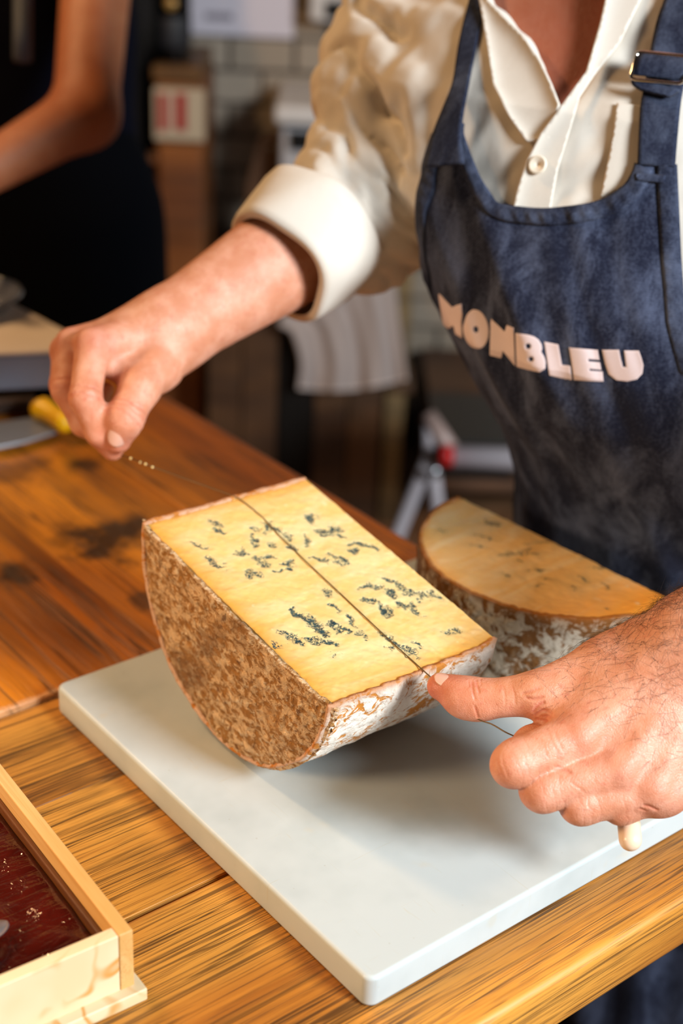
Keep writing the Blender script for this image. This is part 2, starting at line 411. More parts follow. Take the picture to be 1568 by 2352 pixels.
def skin_mat(name, base, red, pale, tan_shade=0.0):
    t = NT(name); c = t.co(kind='Object'); rd = t.attr('red'); wr = t.attr('wrinkle')
    n = t.noise(c, 60, 4, 0.6); n2 = t.noise(c, 210, 3, 0.6)
    col = t.mix(t.sstep(n, 0.35, 0.7), base, pale)
    col = t.mix(t.math('MULTIPLY', t.sstep(n2, 0.55, 0.7), 0.25), col, red)
    col = t.mix(t.math('MULTIPLY', rd, 0.62), col, red)
    col = t.mix(t.math('MULTIPLY', t.attr('tan_shade'), 0.85), col, '#8e4630')  # tanned neck and chest, with their shade also put into the colour
    cells = t.vor(c, 620, 'DISTANCE_TO_EDGE'); lines = t.sstep(t.noise(t.co((1, 1, 1)), 330, 3, 0.6, 2.0), 0.40, 0.60)
    h = t.math('ADD', t.math('MULTIPLY', t.sstep(cells, 0.0, 0.25), 0.35), t.math('MULTIPLY', lines, 0.45))
    h = t.math('ADD', h, t.math('MULTIPLY', n, 0.8))
    h = t.math('SUBTRACT', h, t.math('MULTIPLY', wr, 3.4))
    col = t.mix(t.math('MULTIPLY', wr, 0.42), col, red)
    return t.fin(col, 0.46, t.bump(h, 0.30, 0.0008), Subsurface_Weight=0.15, Subsurface_Radius=(0.011, 0.004, 0.002), Subsurface_Scale=0.8)
M_SKIN = skin_mat('skin', '#cb8868', '#b64e3a', '#dca085')
M_SKIN2 = skin_mat('skin_second_person', '#b06c48', '#96482a', '#b87752')
M_NAIL = plain('finger_nail', '#d6a590', 0.33, 0, 0.05)

def cloth(name, col, hi, rough=0.85, wv=900, b=0.25, sheen=0.2, wear=0.5):
    t = NT(name); c = t.co()
    w = t.n('TexWave', 0, props={'wave_type': 'BANDS', 'bands_direction': 'DIAGONAL'}, Vector=c, Scale=wv/6.283, Distortion=1.0, Detail=1.0)
    n = t.noise(t.co((34, 34, 13)), 1.0, 5, 0.68, 0.4); fine = t.noise(c, 500, 2)
    k = t.math('ADD', t.math('MULTIPLY', t.sstep(n, 0.35, 0.75), wear), t.math('MULTIPLY', t.math('SUBTRACT', fine, 0.5), 0.5))
    cc = t.mix(k, col, hi)
    h = t.math('ADD', t.math('MULTIPLY', w, 0.6), t.math('MULTIPLY', n, 3.0))
    return t.fin(cc, rough, t.bump(h, b, 0.0008), Sheen_Weight=sheen, Sheen_Roughness=0.5, Specular_IOR_Level=0.15)
M_APRON = cloth('apron_denim', '#191e31', '#67728f', 0.9, 1500, 0.4, 0.03, 0.6)
M_HEM = cloth('apron_hem', '#1b2032', '#616a82', 0.9, 1500, 0.4, 0.03, 0.7)
M_STRAP = cloth('apron_strap', '#1b2033', '#5a6379', 0.9, 1600, 0.45, 0.03, 0.6)
M_SHIRT = cloth('cream_shirt', '#d8d0c4', '#e2dbd0', 0.85, 1800, 0.12, 0.05, 0.5)
M_THREAD = plain('pink_white_embroidery', '#d9c6c6', 0.7, 0, 0.15, 900)
M_NAVY = plain('dark_trousers', '#090a12', 0.9, spec=.1)
M_BLACK = plain('black_cloth', '#040509', 0.95, spec=.05)
M_STEEL = plain('steel', '#b9bcc2', 0.28, 0.9, 0.1)
M_NICKEL = plain('polished_nickel', '#cfc6bb', 0.12, 1.0, 0.05)
M_WIRE = plain('wire', '#6a5436', 0.4, 0.6)
M_TOGGLE = plain('beige_handle', '#ecceb0', 0.32, 0, 0.03)

# ------------------------------------------------------------------ the room
def tile_grid(parent, n_across, n_up): pass
M_GROUT = plain('grout', '#5b5148', 0.9)
def tile_mat():
    t = NT('white_wall_tile'); r = t.n('ObjectInfo', 5)
    return t.fin(t.mix(r, '#8d8172', '#9d9182'), 0.22, t.bump(t.noise(t.co(), 14, 2), 0.05, 0.002))
M_TILE = tile_mat()
fl = mk('floor', [(-4, -4, 0), (5, -4, 0), (5, 6, 0), (-4, 6, 0)], [(0, 1, 2, 3)], wood('floor_boards', '#8a6446', '#76533a', '#523722', rough=0.55, sc=0.5)); struct(fl)
WE = np.array([CR[0][0], CR[0][1], 0]); WE /= np.linalg.norm(WE); WN = np.array([-WE[1], WE[0], 0])    # along the wall, into the wall
WO = at(600, 150, 3.3)
def wp(px, py, off=0.0):
    "point on (or off in front of) the tiled wall"
    r = ray(px, py); return CAM + r*(((WO-CAM)@WN-off)/(r@WN))
def wsz(p): return ((p-WO)@WE, p[2])
wall_rot = math.atan2(WE[1], WE[0])
bm = box_bm(-3.4, 3.4, 0.012, 0.14, 0, 3.0)
wall = bm_obj('wall_back', bm, M_GROUT, rot=(0, 0, wall_rot), loc=(WO[0], WO[1], 0)); struct(wall)
TW, TH, TG = 0.150, 0.075, 0.009
bm = box_bm(-TW/2+TG/2, TW/2-TG/2, 0.0, 0.013, -TH/2+TG/2, TH/2-TG/2); bmesh.ops.bevel(bm, geom=[e for e in bm.edges if all(v.co.y < 0.001 for v in e.verts)], offset=0.003, segments=1, affect='EDGES')
tme = bpy.data.meshes.new('tile'); bm.to_mesh(tme); bm.free(); tme.materials.append(M_TILE)
rest = bmesh.new(); cnt = 0
z00 = wsz(wp(600, 165))[1]; x00 = wsz(wp(525, 200))[0]
for r in range(-14, 26):
    for q in range(-21, 21):
        x = x00+(q+(0.5 if r % 2 else 0))*TW+TW/2; z = z00+(r+0.5)*TH
        if z < 0.08 or z > 2.95: continue
        rel = np.array([WO[0], WO[1], 0])+WE*x+np.array([0, 0, z])
        pc = (rel-CAM)@CR.T; u, v = 784+FPX*pc[0]/-pc[2], 1176-FPX*pc[1]/-pc[2]
        if 380 < u < 1120 and -60 < v < 1150 and cnt < 295:
            o = bpy.data.objects.new('tile', tme); COL.objects.link(o); o.parent = wall; o.location = (x, 0, z); cnt += 1
        else:
            box_bm(x-TW/2+TG/2, x+TW/2-TG/2, 0.0, 0.013, z-TH/2+TG/2, z+TH/2-TG/2, rest)
o = bm_obj('tile_field', rest, M_TILE, wall); o['kind'] = 'stuff'
wl = bm_obj('wall_left', box_bm(-3.45, -3.35, -1.0, 6.0, 0, 3.0), plain('dark_plaster', '#2a211b', 0.9)); struct(wl)
bb = bm_obj('baseboard_back', box_bm(-3.4, 3.4, -0.016, 0.012, 0, 0.075), plain('baseboard_paint', '#3c3128', 0.6), rot=(0, 0, wall_rot), loc=(WO[0], WO[1], 0)); struct(bb)

# ------------------------------------------------------------------ the table
TX1, TY0 = 0.3832, -0.0442
table = thing('counter_table', 'heavy oiled oak table with a cracked grain top under the white cutting board', 'table', (-0.2, 0.7, 0))
def plank(x0, x1, y0, y1, z0, z1, mat, along='x', bev=0.003, segs=2, name='plank'):
    cx, cy = (x0+x1)/2, (y0+y1)/2; lx, ly = (x1-x0), (y1-y0)
    if along == 'y': lx, ly = ly, lx
    bm = box_bm(-lx/2, lx/2, -ly/2, ly/2, -(z1-z0)/2, (z1-z0)/2)
    o = bm_obj(name, bm, mat, table, bevel=bev, segs=segs); o.matrix_parent_inverse = Matrix.Identity(4)
    o.location = (cx+0.2, cy-0.7, (z0+z1)/2+ZB); o.rotation_euler = (0, 0, math.pi/2 if along == 'y' else 0); return o
for y0, y1 in ((TY0, 0.1395), (0.1400, 0.262), (0.2625, 0.3655)):
    plank(-0.95, TX1, y0, y1, -0.065, -0.022, M_OAK, 'x', 0.006 if y0 < 0 else 0.0003, 3)
xs = [-0.95, -0.80, -0.665, -0.50, -0.345, -0.19, -0.052, 0.105, 0.245, TX1]
for a, b in zip(xs[:-1], xs[1:]):
    plank(a, b-0.0006, 0.3675+random.uniform(0, 0.002), 1.95, -0.065, -0.0185+random.uniform(-0.0005, 0.0005), M_OLD, 'y', 0.0008 if b < TX1 else 0.006)
for x, y in ((-0.80, 0.50), (0.24, 0.50), (-0.87, 1.87), (0.31, 1.87)):
    plank(x-0.04, x+0.04, y-0.04, y+0.04, -ZB, -0.065, M_BROWNWOOD, 'x', 0.004, name='leg').rotation_euler = (0, 0, 0)
for a in ((-0.76, 0.20, 0.488, 0.513), (-0.83, 0.27, 1.855, 1.88)): plank(a[0], a[1], a[2], a[3], -0.16, -0.065, M_BROWNWOOD, 'x', 0.003, name='rail')

# ------------------------------------------------------------------ the cutting board
def rrect(x0, x1, y0, y1, r, n=7):
    P = []
    for cx, cy, a0 in ((x1-r, y1-r, 0), (x0+r, y1-r, 90), (x0+r, y0+r, 180), (x1-r, y0+r, 270)):
        for k in range(n): a = math.radians(a0+90*k/(n-1)); P.append((cx+r*math.cos(a), cy+r*math.sin(a)))
    return P
def prism(P, z0, z1, bm=None):
    bm = bm or bmesh.new(); a = [bm.verts.new((p[0], p[1], z0)) for p in P]; b = [bm.verts.new((p[0], p[1], z1)) for p in P]; n = len(P)
    bm.faces.new(a[::-1]); bm.faces.new(b)
    for i in range(n): bm.faces.new((a[i], a[(i+1) % n], b[(i+1) % n], b[i]))
    return bm
board = bm_obj('cutting_board', prism(rrect(0.0, 0.379, 0.0, 0.3532, 0.007), -0.0219, 0), M_BOARD, bevel=0.0028, segs=3, loc=(0, 0, ZB))
tag(board, 'thick white plastic cutting board with stains and knife scratches, under both cheeses', 'cutting board')

# ------------------------------------------------------------------ the cheese being cut
cR, cL, cX, cY, cPsi, cTh, cH, cPit = 0.1066, 0.138, 0.0568, 0.218, 0.0026, 0.162, 0.1084, -0.0106
_ax = np.array([math.cos(cPsi), math.sin(cPsi), 0]); _dv = np.array([-math.sin(cPsi), math.cos(cPsi), 0])
c_dv = _dv*math.cos(cTh)+np.array([0, 0, math.sin(cTh)]); c_ax = _ax*math.cos(cPit)+np.array([0, 0, math.sin(cPit)]); c_nn = np.cross(c_ax, c_dv)
C0 = B(cX, cY, cH)
MC = Matrix(((c_ax[0], c_dv[0], c_nn[0], C0[0]), (c_ax[1], c_dv[1], c_nn[1], C0[1]), (c_ax[2], c_dv[2], c_nn[2], C0[2]), (0, 0, 0, 1)))
def cheese_px(px, py):
    "pixel -> (along axis, across) on the cut face"
    r = ray(px, py); p = CAM+r*(((C0-CAM)@c_nn)/(r@c_nn))-C0; return np.array([p@c_ax, p@c_dv])
wedge = thing('blue_cheese_half', 'half wheel of blue veined cheese lying cut side up under the wire', 'cheese')
wedge.matrix_world = MC
def veins(P2, strokes, wid, seed, halo=0.006):
    w = np.stack([fbm(np.c_[P2, np.full(len(P2), 0.3)], 230, 3, seed), fbm(np.c_[P2, np.full(len(P2), 0.7)], 230, 3, seed+9)], 1)*0.0048
    Q = P2+w; v = np.zeros(len(P2)); h = np.zeros(len(P2)); rs = np.random.default_rng(seed)
    for a, b in strokes:
        ba = b-a; t = np.clip(((Q-a)@ba)/(ba@ba+1e-12), 0, 1); d = np.linalg.norm(Q-a-t[:, None]*ba, axis=1)
        s = rs.uniform(0.65, 1.0); ww = wid*rs.uniform(0.7, 1.25)
        v = np.maximum(v, s*np.clip(1.25-d/ww, 0, 1)); h = np.maximum(h, np.exp(-(d/halo)**2))
    return v, h
VS = '''315 205 345 225 335 240 370 248 250 297 300 303 480 225 505 235 490 255 500 300 420 325 460 335 445 310 455 330 315 350 330 368 505 345 535 375
535 350 565 345 520 375 550 370 555 290 570 302 620 375 650 370 475 405 520 420 490 410 480 425 350 375 372 388 540 215 600 245 550 245 595 240 620 265 640 275
575 400 640 392 715 180 720 205 715 195 735 190 760 245 835 235 800 225 845 265 770 260 800 255 700 265 712 300 870 295 930 300 900 290 980 312 730 345 790 360
800 340 860 360 820 370 870 375 870 320 900 325 640 305 660 312 640 550 660 585 660 575 720 600 700 590 760 620 740 610 780 650 720 625 775 655 600 645 665 660
640 665 670 690 700 670 760 685 720 680 740 690 800 535 845 565 790 500 775 480 880 585 900 625 830 620 865 640 800 615 830 640 915 650 930 665 780 680 820 692
815 730 825 735 575 685 590 695 1010 655 1060 705 1060 700 1110 725 1080 705 1130 720 1040 720 1030 710 1130 685 1140 695 1130 730 1140 740 1100 740 1110 745
920 470 950 465 930 510 970 520 1000 535 1035 580 1035 485 1045 500 1020 430 1085 465 1060 460 1110 490 1110 480 1190 500 1150 490 1165 515 1190 480 1240 510
1070 530 1120 545 1120 530 1165 575 1130 560 1165 575 980 470 1000 465 1240 640 1310 640'''
vs = np.array(VS.split(), float).reshape(-1, 4)
strokes = [(cheese_px(300+a*.574, 1080+b*.574), cheese_px(300+c*.574, 1080+d*.574)) for a, b, c, d in vs]
nl, nd = 210, 310
li = np.linspace(0.0015, cL-0.0005, nl); di = np.linspace(-cR+0.002, cR-0.002, nd); Lg, Dg = np.meshgrid(li, di, indexing='ij')
P2 = np.stack([Lg.ravel(), Dg.ravel()], 1); vv, hh = veins(P2, strokes, 0.0025, 3)
dist = np.minimum(np.minimum(P2[:, 0], cR-np.abs(P2[:, 1])), 10); rim = np.exp(-dist/0.016)
z = 0.0008*fbm(np.c_[P2, 0*P2[:, 0]], 60, 4, 5)+0.0005*fbm(np.c_[P2, 0*P2[:, 0]], 240, 2, 8)-0.0006*vv
z += -0.0016*np.exp(-dist/0.002)
cp = cheese_px(1010, 1500); g = np.exp(-((P2-cp)**2).sum(1)/0.012**2); z -= 0.004*g*(0.5+0.5*fbm(np.c_[P2, 0*P2[:, 0]], 150, 2, 3))
V = np.c_[P2, z]; F = grid_faces(nl, nd)
# the rest of the paste: half round below and the two ends
na = 48; aa = np.linspace(0, math.pi, na); ri = cR-0.0022
U = np.concatenate([np.c_[np.full(na, l), ri*np.cos(aa), -ri*np.sin(aa)] for l in (0.0015, cL-0.0005)]); b0 = len(V)
F2 = [(b0+i+na, b0+i+na+1, b0+i+1, b0+i) for i in range(na-1)]
caps = [tuple(range(b0, b0+na)), tuple(range(b0+2*na-1, b0+na-1, -1))]
pst = mk('paste', np.concatenate([V, U]), [tuple(f) for f in F[:, ::-1].tolist()]+F2+caps, M_PASTE, wedge)
pad = np.zeros(len(U)); set_attr(pst, 'vein', np.r_[vv, pad]); set_attr(pst, 'halo', np.r_[hh, pad]); set_attr(pst, 'rim', np.r_[rim, pad])
def solidify(o, th, off=-1):
    m = o.modifiers.new('thickness', 'SOLIDIFY'); m.thickness = th; m.offset = off; return o
def arc_rind(name, R, L, mat, parent, seed, amp, na=330, nl=140, along='l', rimh=0.0012, low=0.0):
    a = np.linspace(-0.012, math.pi+0.012, na); l = np.linspace(-.0012, L, nl); A, Lg = np.meshgrid(a, l, indexing='ij')
    q = np.stack([Lg, R*np.cos(A), -R*np.sin(A)], -1); n = fbm(q, 42, 4, seed)*amp+fbm(q, 160, 3, seed+4)*amp*0.7
    e = np.minimum(np.minimum(A+0.012, math.pi+0.012-A)*R, 1)
    edge_l = np.minimum(Lg, L-Lg)
    rr = R+n-0.0014*np.exp(-edge_l/0.0035)
    P = np.stack([Lg, rr*np.cos(A), -rr*np.sin(A)], -1)
    P[..., 2] += rimh*fbm(q, 75, 3, seed+7)*np.exp(-e/0.004)
    return P.reshape(-1, 3), grid_faces(na, nl), np.exp(-e/0.0045).ravel(), edge_l.ravel()
V, F, ed, el = arc_rind('side_rind', cR, cL, M_RINDW, wedge, 11, 0.0015)
o = mk('side_rind', V, F, M_RINDW, wedge); set_attr(o, 'edge', np.clip(ed+np.exp(-el/0.004)*0.6, 0, 1)); solidify(o, 0.003, -1); o['label'] = 'white moulded side rind with orange patches'
# the flat end, a half disc of rough brown rind that bulges a little
nu, nv = 300, 150
uu, vv2 = np.meshgrid(np.linspace(-1, 1, nu), np.linspace(0, 1, nv), indexing='ij')
d = (cR+0.0006)*np.sin(uu*math.pi/2); dep = np.sqrt(np.maximum((cR+0.0006)**2-d**2, 0)); y = -vv2*dep
q = np.stack([0*d, d, y], -1); bul = 1-(d**2+y**2)/cR**2
x = -0.0035*np.clip(bul, 0, 1)**0.6-0.0015*fbm(q, 60, 4, 21)-0.0022*np.abs(fbm(q, 150, 3, 25))+0.001
x += 0.0012*np.exp(-(cR-np.sqrt(d**2+y**2))/0.004)
yy = y+0.0012*fbm(q, 80, 3, 31)*np.exp(-vv2*dep/0.003)
o = mk('end_rind', np.stack([x, d, yy], -1).reshape(-1, 3), grid_faces(nu, nv)[:, ::-1], M_RINDB, wedge); solidify(o, 0.003, -1); o['label'] = 'rough brown end rind'

# ------------------------------------------------------------------ the second cheese
H2, r2, X2, Y2, ps2 = 0.071, 0.108, 0.3535, 0.2085, 0.0636
half2 = thing('blue_cheese_piece', 'paler half round cheese piece standing behind the wrist, against the apron', 'cheese', B(X2, Y2, 0), ps2)
a2 = np.array([math.cos(ps2), math.sin(ps2)]); b2 = np.array([-a2[1], a2[0]])
def c2px(px, py):
    p = onz(px, py, ZB+H2)[:2]-np.array([X2, Y2]); return np.array([p@a2, p@b2])
nu, nv = 220, 130
uu, vv2 = np.meshgrid(np.linspace(-1, 1, nu), np.linspace(0, 1, nv), indexing='ij')
y = (r2-0.002)*np.sin(uu*math.pi/2); x = -vv2*np.sqrt(np.maximum((r2-0.002)**2-y**2, 0)); P2 = np.stack([x.ravel(), y.ravel()], 1)
S2 = '''500 180 560 195 440 245 540 275 590 365 690 350 690 350 750 325 700 355 800 360 600 470 640 480 680 395 700 405 730 445 820 445 820 495 870 495
1000 380 1030 385 770 530 800 520 965 530 975 545 1140 520 1160 535 1090 425 1150 430 260 235 290 245 440 310 490 325 1000 480 1060 510 720 300 860 290 1150 650 1160 655'''
s2 = np.array(S2.split(), float).reshape(-1, 4); k2 = 668/1568
st2 = [(c2px(900+a*k2, 1120+b*k2), c2px(900+c*k2, 1120+d*k2)) for a, b, c, d in s2]
vv, hh = veins(P2, st2, 0.0016, 13); vv = vv*0.72
dist = np.maximum(r2-np.sqrt((P2**2).sum(1)), 0); rim = np.exp(-dist/0.010)*0.8
rim = np.maximum(rim, 0.95*np.clip((-P2[:, 1]-0.035)/0.06, 0, 1))  # right end turned orange, warm translucent glow put into the colour
z = H2+0.0008*fbm(np.c_[P2, 0*P2[:, 0]], 40, 4, 55)-0.002*np.exp(-dist/0.0025)+0.0005*fbm(np.c_[P2, 0*P2[:, 0]], 200, 2, 5)
na = 40; aa = np.linspace(0, math.pi, na); ri = r2-0.0022
U = np.concatenate([np.c_[-ri*np.sin(aa), ri*np.cos(aa), np.full(na, zz)] for zz in (0.0005, H2-0.0012)]); b0 = len(P2)
Fs = [(b0+i, b0+i+1, b0+na+i+1, b0+na+i) for i in range(na-1)]+[(b0, b0+na, b0+2*na-1, b0+na-1), tuple(range(b0, b0+na))]
pst = mk('paste', np.concatenate([np.c_[P2, z], U]), [tuple(f) for f in grid_faces(nu, nv).tolist()]+Fs, M_PASTE2, half2)
pad = np.zeros(len(U)); set_attr(pst, 'vein', np.r_[vv, pad]); set_attr(pst, 'halo', np.r_[hh*0.6, pad]); set_attr(pst, 'rim', np.r_[rim, pad])
na, nh = 300, 90
A, Hh = np.meshgrid(np.linspace(0, math.pi, na), np.linspace(0.0004, H2+0.0004, nh), indexing='ij')
q = np.stack([-r2*np.sin(A), r2*np.cos(A), Hh], -1); n = fbm(q, 40, 4, 61)*0.0018+fbm(q, 150, 3, 64)*0.0014
rr = r2+n-0.003*np.exp(-Hh/0.004); Hd = Hh+0.0012*fbm(q, 80, 3, 71)*np.exp(-(H2-Hh)/0.003)
o = mk('side_rind', np.stack([-rr*np.sin(A), rr*np.cos(A), Hd], -1).reshape(-1, 3), grid_faces(na, nh)[:, ::-1], M_RIND2, half2)
set_attr(o, 'edge', np.exp(-(H2-Hh)/0.003).ravel()); solidify(o, 0.003, -1); o['label'] = 'mottled grey and brown side rind'

# ------------------------------------------------------------------ the cheesemonger: skeleton
F_ = np.array([-0.902, -0.431, 0]); L_ = np.array([0.431, -0.902, 0])     # facing, and his left
TZ = np.array([-.95, -.60, -.10, 0.0, .06, .12, .17, .215, .26, .30, .38, .43, .47])
TCX = np.array([.640, .635, .615, .568, .547, .517, .492, .476, .472, .476, .488, .50, .51])
TCY = np.array([.190, .190, .205, .228, .228, .228, .236, .250, .272, .295, .335, .355, .365])
TA = np.array([.180, .180, .165, .150, .138, .135, .140, .146, .152, .163, .175, .15, .07])
TB = np.array([.130, .130, .120, .118, .118, .120, .125, .126, .124, .120, .112, .085, .06])
def tor(z):
    z = np.asarray(z)-ZB
    return [np.interp(z, TZ, a) for a in (TCX, TCY, TA, TB)]
def torso_d(off, z0, z1):
    def d(p):
        cx, cy, a, b = tor(p[..., 2]); x = p[..., 0]-cx; y = p[..., 1]-cy
        u = -(x*L_[0]+y*L_[1])/(a+off); v = (x*F_[0]+y*F_[1])/(b+off)
        k = (np.abs(u)**2.3+np.abs(v)**2.3)**(1/2.3)
        r = (k-1)*np.minimum(a, b)*1.0
        return np.maximum(r, np.maximum(z0+ZB-p[..., 2], p[..., 2]-z1-ZB))
    return d
def on_torso(phi, z, off):
    "phi 0 = front, positive to his right; z above the board"
    cx, cy, a, b = tor(np.asarray(z)+ZB); c, s = np.cos(phi), np.sin(phi)
    k = (np.abs(s)**2.3+np.abs(c)**2.3)**(-1/2.3)
    u = k*s*(a+off); v = k*c*(b+off)
    return np.stack([cx-u*L_[0]+v*F_[0], cy-u*L_[1]+v*F_[1], np.broadcast_to(np.asarray(z)+ZB, np.shape(u))], -1)
def to_torso(p):
    cx, cy, a, b = tor(p[..., 2]); x = p[..., 0]-cx; y = p[..., 1]-cy
    return np.arctan2(-(x*L_[0]+y*L_[1])/(a+.017), (x*F_[0]+y*F_[1])/(b+.017)), p[..., 2]-ZB

SH_R = at(975, -70, 1.235); SH_L = B(.545, .150, .430)
EL_R = at(838, 468, 1.185); WR_R = at(382, 765, 1.085); EL_L = B(.43, -.09, .27); WR_L = at(1602, 1478, .848)
NECK0 = B(.505, .36, .42); NECK1 = B(.500, .362, .55); HEAD = B(.470, .350, .640)

# ---- near hand (his left), closed round the handle, thumb along the wire
def near_hand():
    s = Solid(); q = lambda x, y, d: at(x, y, d)
    mcp = [q(1322, 1694, .826), q(1413, 1770, .821), q(1487, 1812, .822), q(1526, 1820, .828)]
    pip_ = [q(1180, 1757, .814), q(1246, 1813, .817), q(1333, 1845, .820), q(1425, 1851, .823)]
    dip_ = [q(1222, 1712, .842), q(1290, 1775, .838), q(1372, 1808, .836), q(1462, 1822, .835)]
    tip_ = [q(1278, 1742, .850), q(1338, 1790, .846), q(1412, 1815, .844), q(1490, 1826, .842)]
    rp = [.0126, .0127, .0120, .0103]; rm = [.0150, .0142, .0132, .0113]
    s.cap(WR_L, EL_L, .0300, .043, k=.02, flat=(0.25, .2, 1), f=.85)
    palm_n = np.cross(mcp[3]-mcp[0], WR_L-mcp[1]); palm_n /= np.linalg.norm(palm_n)
    if palm_n@(CAM-mcp[1]) < 0: palm_n = -palm_n
    base = [q(1500, 1545, .848), q(1540, 1570, .842), q(1575, 1610, .842), q(1600, 1650, .848)]
    for m, b in zip(mcp, base): s.cap(b, m, .0180, .0128, k=.016)
    s.cap(q(1450, 1590, .850), q(1520, 1720, .842), .019, .017, k=.016)
    s.cap(q(1400, 1640, .846), q(1500, 1790, .836), .013, .012, k=.012)
    s.cap(q(1600, 1650, .855), q(1545, 1795, .834), .020, .011, k=.012)
    s.cap(WR_L, q(1500, 1570, .850), .029, .021, k=.02)
    for i in range(4):
        s.ball(mcp[i]+palm_n*.0050, .0104-.0006*i, k=.006)
    for i in range(4):
        f = Solid(); f.cap(mcp[i], pip_[i], rm[i], rp[i]*1.02, k=.004).cap(pip_[i], dip_[i], rp[i], rp[i]*.88, k=.004).cap(dip_[i], tip_[i], rp[i]*.88, rp[i]*.72, k=.004)
        f.ball(pip_[i]*.8+dip_[i]*.2+palm_n*.0006, rp[i]*.97, k=.004)
        lo = np.min([mcp[i], pip_[i], dip_[i], tip_[i]], 0)-.015; hi = np.max([mcp[i], pip_[i], dip_[i], tip_[i]], 0)+.015
        s.fn(f.eval, lo, hi, .0018)
    # thumb
    cmc, tm, ti, tt = q(1405, 1535, .862), q(1228, 1594, .852), q(1102, 1607, .862), q(1012, 1577, .872)
    t = Solid(); t.cap(q(1480, 1500, .862), cmc, .022, .0195, k=.012).cap(cmc, tm, .0190, .0126, k=.010).cap(tm, ti, .0126, .0116, k=.006).cap(ti, tt, .0116, .0084, k=.006)
    t.ball(q(1062, 1605, .864), .0112, k=.008)
    s.fn(t.eval, np.min([cmc, tm, ti, tt], 0)-.05, np.max([cmc, tm, ti, tt], 0)+.05, .007)
    s.cap(q(1262, 1600, .846), q(1330, 1672, .838), .0105, .0115, k=.010)         # web of the thumb
    s.cap(q(1400, 1560, .852), q(1335, 1668, .835), .016, .012, k=.012)
    # tendons and the ulnar head
    for m, b in zip(mcp[:4], base[:4]): s.cap(m+palm_n*.010, b*.55+m*.45+palm_n*.0130, .0026, .0018, k=.008)
    s.cap(q(1480, 1580, .828), q(1400, 1650, .826), .0016, .0018, k=.005); s.cap(q(1400, 1650, .826), q(1380, 1720, .822), .0018, .0015, k=.005)
    return s, mcp, pip_, (cmc, tm, ti, tt), palm_n
NH, nh_mcp, nh_pip, nh_th, nh_n = near_hand()
# ---- far hand (his right), pinching the end of the wire
def far_hand():
    s = Solid(); q = lambda x, y, d: at(x, y, d)
    mcp = [q(212, 792, 1.040), q(166, 792, 1.062), q(152, 806, 1.085), q(160, 828, 1.108)]
    pip_ = [q(196, 915, 1.020), q(152, 896, 1.046), q(146, 885, 1.072), q(158, 885, 1.095)]
    dip_ = [q(228, 992, 1.032), q(192, 972, 1.052), q(185, 945, 1.080), q(195, 930, 1.100)]
    tip_ = [q(258, 1033, 1.046), q(238, 1000, 1.062), q(235, 965, 1.084), q(240, 945, 1.102)]
    s.cap(WR_R, EL_R, .0275, .046, k=.02, flat=(0, .4, 1), f=1.12)
    base = [q(345, 775, 1.075), q(335, 772, 1.085), q(335, 785, 1.098), q(345, 800, 1.108)]
    for m, b in zip(mcp, base): s.cap(b, m, .0185, .0125, k=.016)
    s.cap(WR_R, q(330, 790, 1.088), .0270, .024, k=.02); s.cap(q(320, 800, 1.085), q(215, 815, 1.072), .020, .014, k=.016)
    rp = [.0112, .0106, .010, .009]; rm = [.0125, .0120, .011, .010]
    for i in range(4):
        f = Solid(); f.cap(mcp[i], pip_[i], rm[i], rp[i], k=.004).cap(pip_[i], dip_[i], rp[i], rp[i]*.9, k=.004).cap(dip_[i], tip_[i], rp[i]*.9, rp[i]*.72, k=.004)
        P = [mcp[i], pip_[i], dip_[i], tip_[i]]
        s.fn(f.eval, np.min(P, 0)-.015, np.max(P, 0)+.015, .003)
    cmc, tm, ti, tt = q(360, 838, 1.068), q(320, 893, 1.040), q(285, 962, 1.026), q(271, 1010, 1.034)
    t = Solid(); t.cap(q(375, 800, 1.08), cmc, .022, .0185, k=.012).cap(cmc, tm, .0185, .0140, k=.010).cap(tm, ti, .0140, .0134, k=.006).cap(ti, tt, .0134, .0096, k=.006)
    s.fn(t.eval, np.min([cmc, tm, ti, tt], 0)-.05, np.max([cmc, tm, ti, tt], 0)+.05, .006)
    s.cap(q(292, 858, 1.052), q(232, 830, 1.050), .010, .010, k=.010)
    return s, mcp, pip_, (cmc, tm, ti, tt)
FH, fh_mcp, fh_pip, fh_th = far_hand()

def add_head(s, c, f, k=.02):
    f = np.asarray(f, float); f = f/np.linalg.norm(f); up = np.array([0, 0, 1.0]); l = np.cross(up, f)
    def P(a, b, h): return c+f*a+l*b+up*h
    s.ball(P(-.012, 0, .03), (.082, .082, .092), k); s.ball(P(.02, 0, -.01), (.066, .066, .085), k); s.ball(P(.045, 0, -.072), .034, k)
    s.cap(P(.086, 0, .014), P(.099, 0, -.022), .008, .012, .010); s.cap(P(.083, -.020, -.052), P(.083, .020, -.052), .0055, .0055, .008).cap(P(.081, -.018, -.062), P(.081, .018, -.062), .0060, .0060, .006)
    for sg in (-1, 1):
        s.cap(P(-.012, sg*.078, .018), P(-.004, sg*.074, -.022), .011, .008, .006); s.ball(P(.080, sg*.032, .012), .013, .006, -1); s.ball(P(.066, sg*.032, .012), .0142, .004); s.ball(P(.079, sg*.032, .0112), (.0085, .0085, .0042), .002, -1)
        s.cap(P(.066, sg*.050, .034), P(.080, sg*.014, .034), .006, .006, .014)
    return P
def join_meshes(parts):
    V = []; F = []; n = 0
    for v, f in parts: V.append(v); F.append(f+n); n += len(v)
    return np.concatenate(V), np.concatenate(F)
man = thing('person', 'cheesemonger in a cream shirt and navy bib apron pulling a wire through the cheese', 'person', (.56, .26, 0))
man_inv = Matrix.Translation((-.56, -.26, 0))
def mpart(o): o.matrix_parent_inverse = man_inv; return o
def skin_noise(p): return 0.00035*fbm(p, 90, 3, 5)
